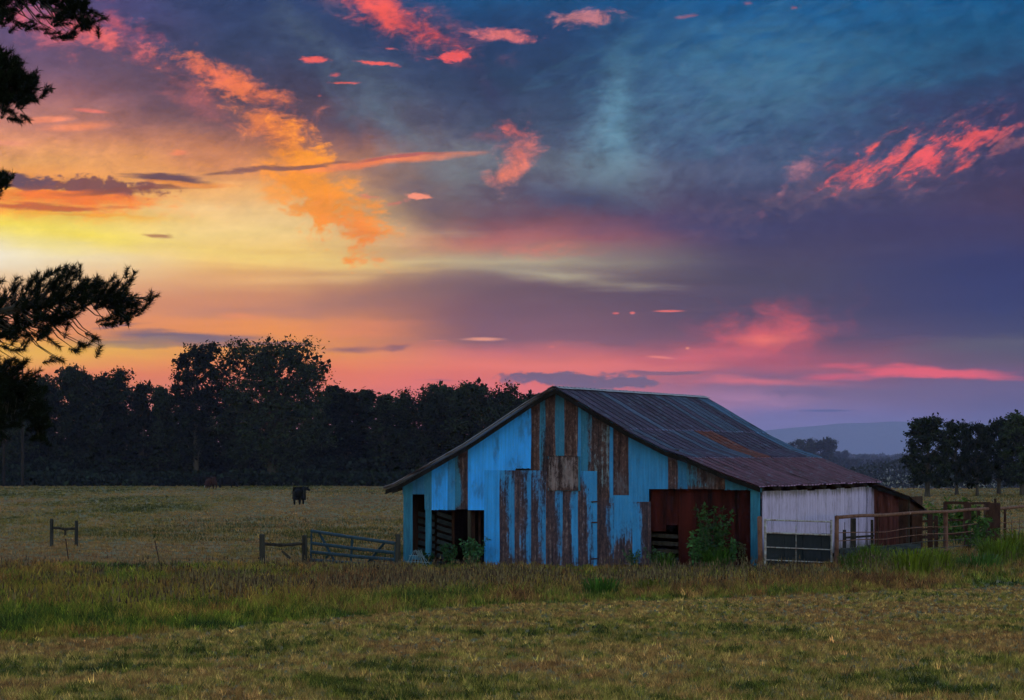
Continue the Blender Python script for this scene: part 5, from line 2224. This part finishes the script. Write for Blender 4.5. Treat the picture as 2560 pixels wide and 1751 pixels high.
def grass_clump(loc, H, n, spread, label, tint, seed):
    r = np.random.default_rng(seed + 900)
    root = empty('grass_clump', loc, label, 'grass clump', 'tall bright grass clumps along the pipe fence')
    a = r.uniform(0, 6.28, n)
    q = np.sqrt(r.uniform(0, 1, n)) * spread
    p = np.stack([np.cos(a) * q, np.sin(a) * q, np.full(n, -.02)], 1)
    h = H * r.uniform(.5, 1.1, n)
    ld = np.stack([np.cos(a) + r.normal(0, .5, n), np.sin(a) + r.normal(0, .5, n), np.zeros(n)], 1) * (h * r.uniform(.15, .55, n))[:, None]
    s = np.stack([-np.sin(a), np.cos(a), np.zeros(n)], 1) * r.uniform(.010, .020, n)[:, None]
    z = np.array([0, 0, 1.0])
    m1 = p + z * (h * .55)[:, None] + ld * .25
    m2 = p + z * (h * .92)[:, None] + ld * .7
    tip = p + z * (h * .98)[:, None] + ld * 1.15
    v = np.stack([p - s, p + s, m1 + s, m1 - s, m2 + s * .7, m2 - s * .7, tip], 1).reshape(-1, 3)
    b = np.arange(n)[:, None] * 7
    loops = (b + np.array([[0, 1, 2, 0, 2, 3, 3, 2, 4, 3, 4, 5, 5, 4, 6]])).ravel()
    t = np.array(tint) * np.array([1.25, 1.05, .5]) * r.uniform(.5, 1.6, (n, 1))
    m = np_mesh('leaf_blades', v, loops, 3, MATS['blades'], np.repeat(t, 7, 0))
    o = bpy.data.objects.new('leaf_blades', m)
    COL.objects.link(o)
    o.parent = root


for i, (px, py, H, n, sp, lab, tint) in enumerate((
        (2280, 1440, .95, 420, .75, 'largest bright green grass clump before the pipe fence post', LIME),
        (2345, 1432, .85, 300, .6, 'bright grass clump touching the foot of the tall rusty fence post', LIME),
        (2180, 1412, .75, 260, .7, 'bright grass clump under the first bay of the pipe fence', (.06, .10, .02)),
        (2130, 1420, .55, 200, .5, 'small grass clump beside the white gate post', (.05, .09, .02)),
        (2500, 1405, .95, 360, .8, 'bright leafy grass clump behind the fence near the right edge', (.075, .12, .02)),
        (2552, 1400, 1.2, 320, .7, 'tall grass clump cut by the right edge of the picture', (.085, .12, .02)),
        (2450, 1425, .6, 260, .8, 'low bluish green grass clump right of the tall rusty post', (.04, .09, .03)),
        (1790, 1424, .8, 260, .5, 'long dark green grass at the foot of the tall doorway weed', (.03, .08, .02)),
        (1660, 1424, .6, 160, .4, 'grass tuft at the left foot of the red doorway', (.035, .07, .02)),
        (1500, 1492, .5, 220, .45, 'single dark green grass clump in the strip before the striped wall', (.03, .08, .02)),
        (1625, 1482, .4, 180, .5, 'low yellow green grass clump in the strip before the doorway', (.07, .09, .02)))):
    grass_clump(on_ground(px, py), H, n, sp, lab, tint, i)


# ------------------------------------------------------------------- the air
def haze():
    b = MB()
    b.box((0, 7600, 82), 9000, 15400, 214)
    o = b.build('haze', None)
    o['kind'] = 'stuff'
    o['label'] = 'thin blue evening haze lying over the fields'
    o['category'] = 'haze'
    m = bpy.data.materials.new('haze_air')
    m.use_nodes = True
    m.node_tree.nodes.clear()
    n = NT(m.node_tree)
    v = n.new('ShaderNodeVolumePrincipled')
    v.inputs['Color'].default_value = (.50, .50, .98, 1)
    v.inputs['Density'].default_value = HAZE_DENSITY
    v.inputs['Anisotropy'].default_value = 0.0
    out = n.new('ShaderNodeOutputMaterial')
    m.node_tree.links.new(v.outputs[0], out.inputs['Volume'])
    o.data.materials.append(m)


HAZE_DENSITY = 0.00006
haze()
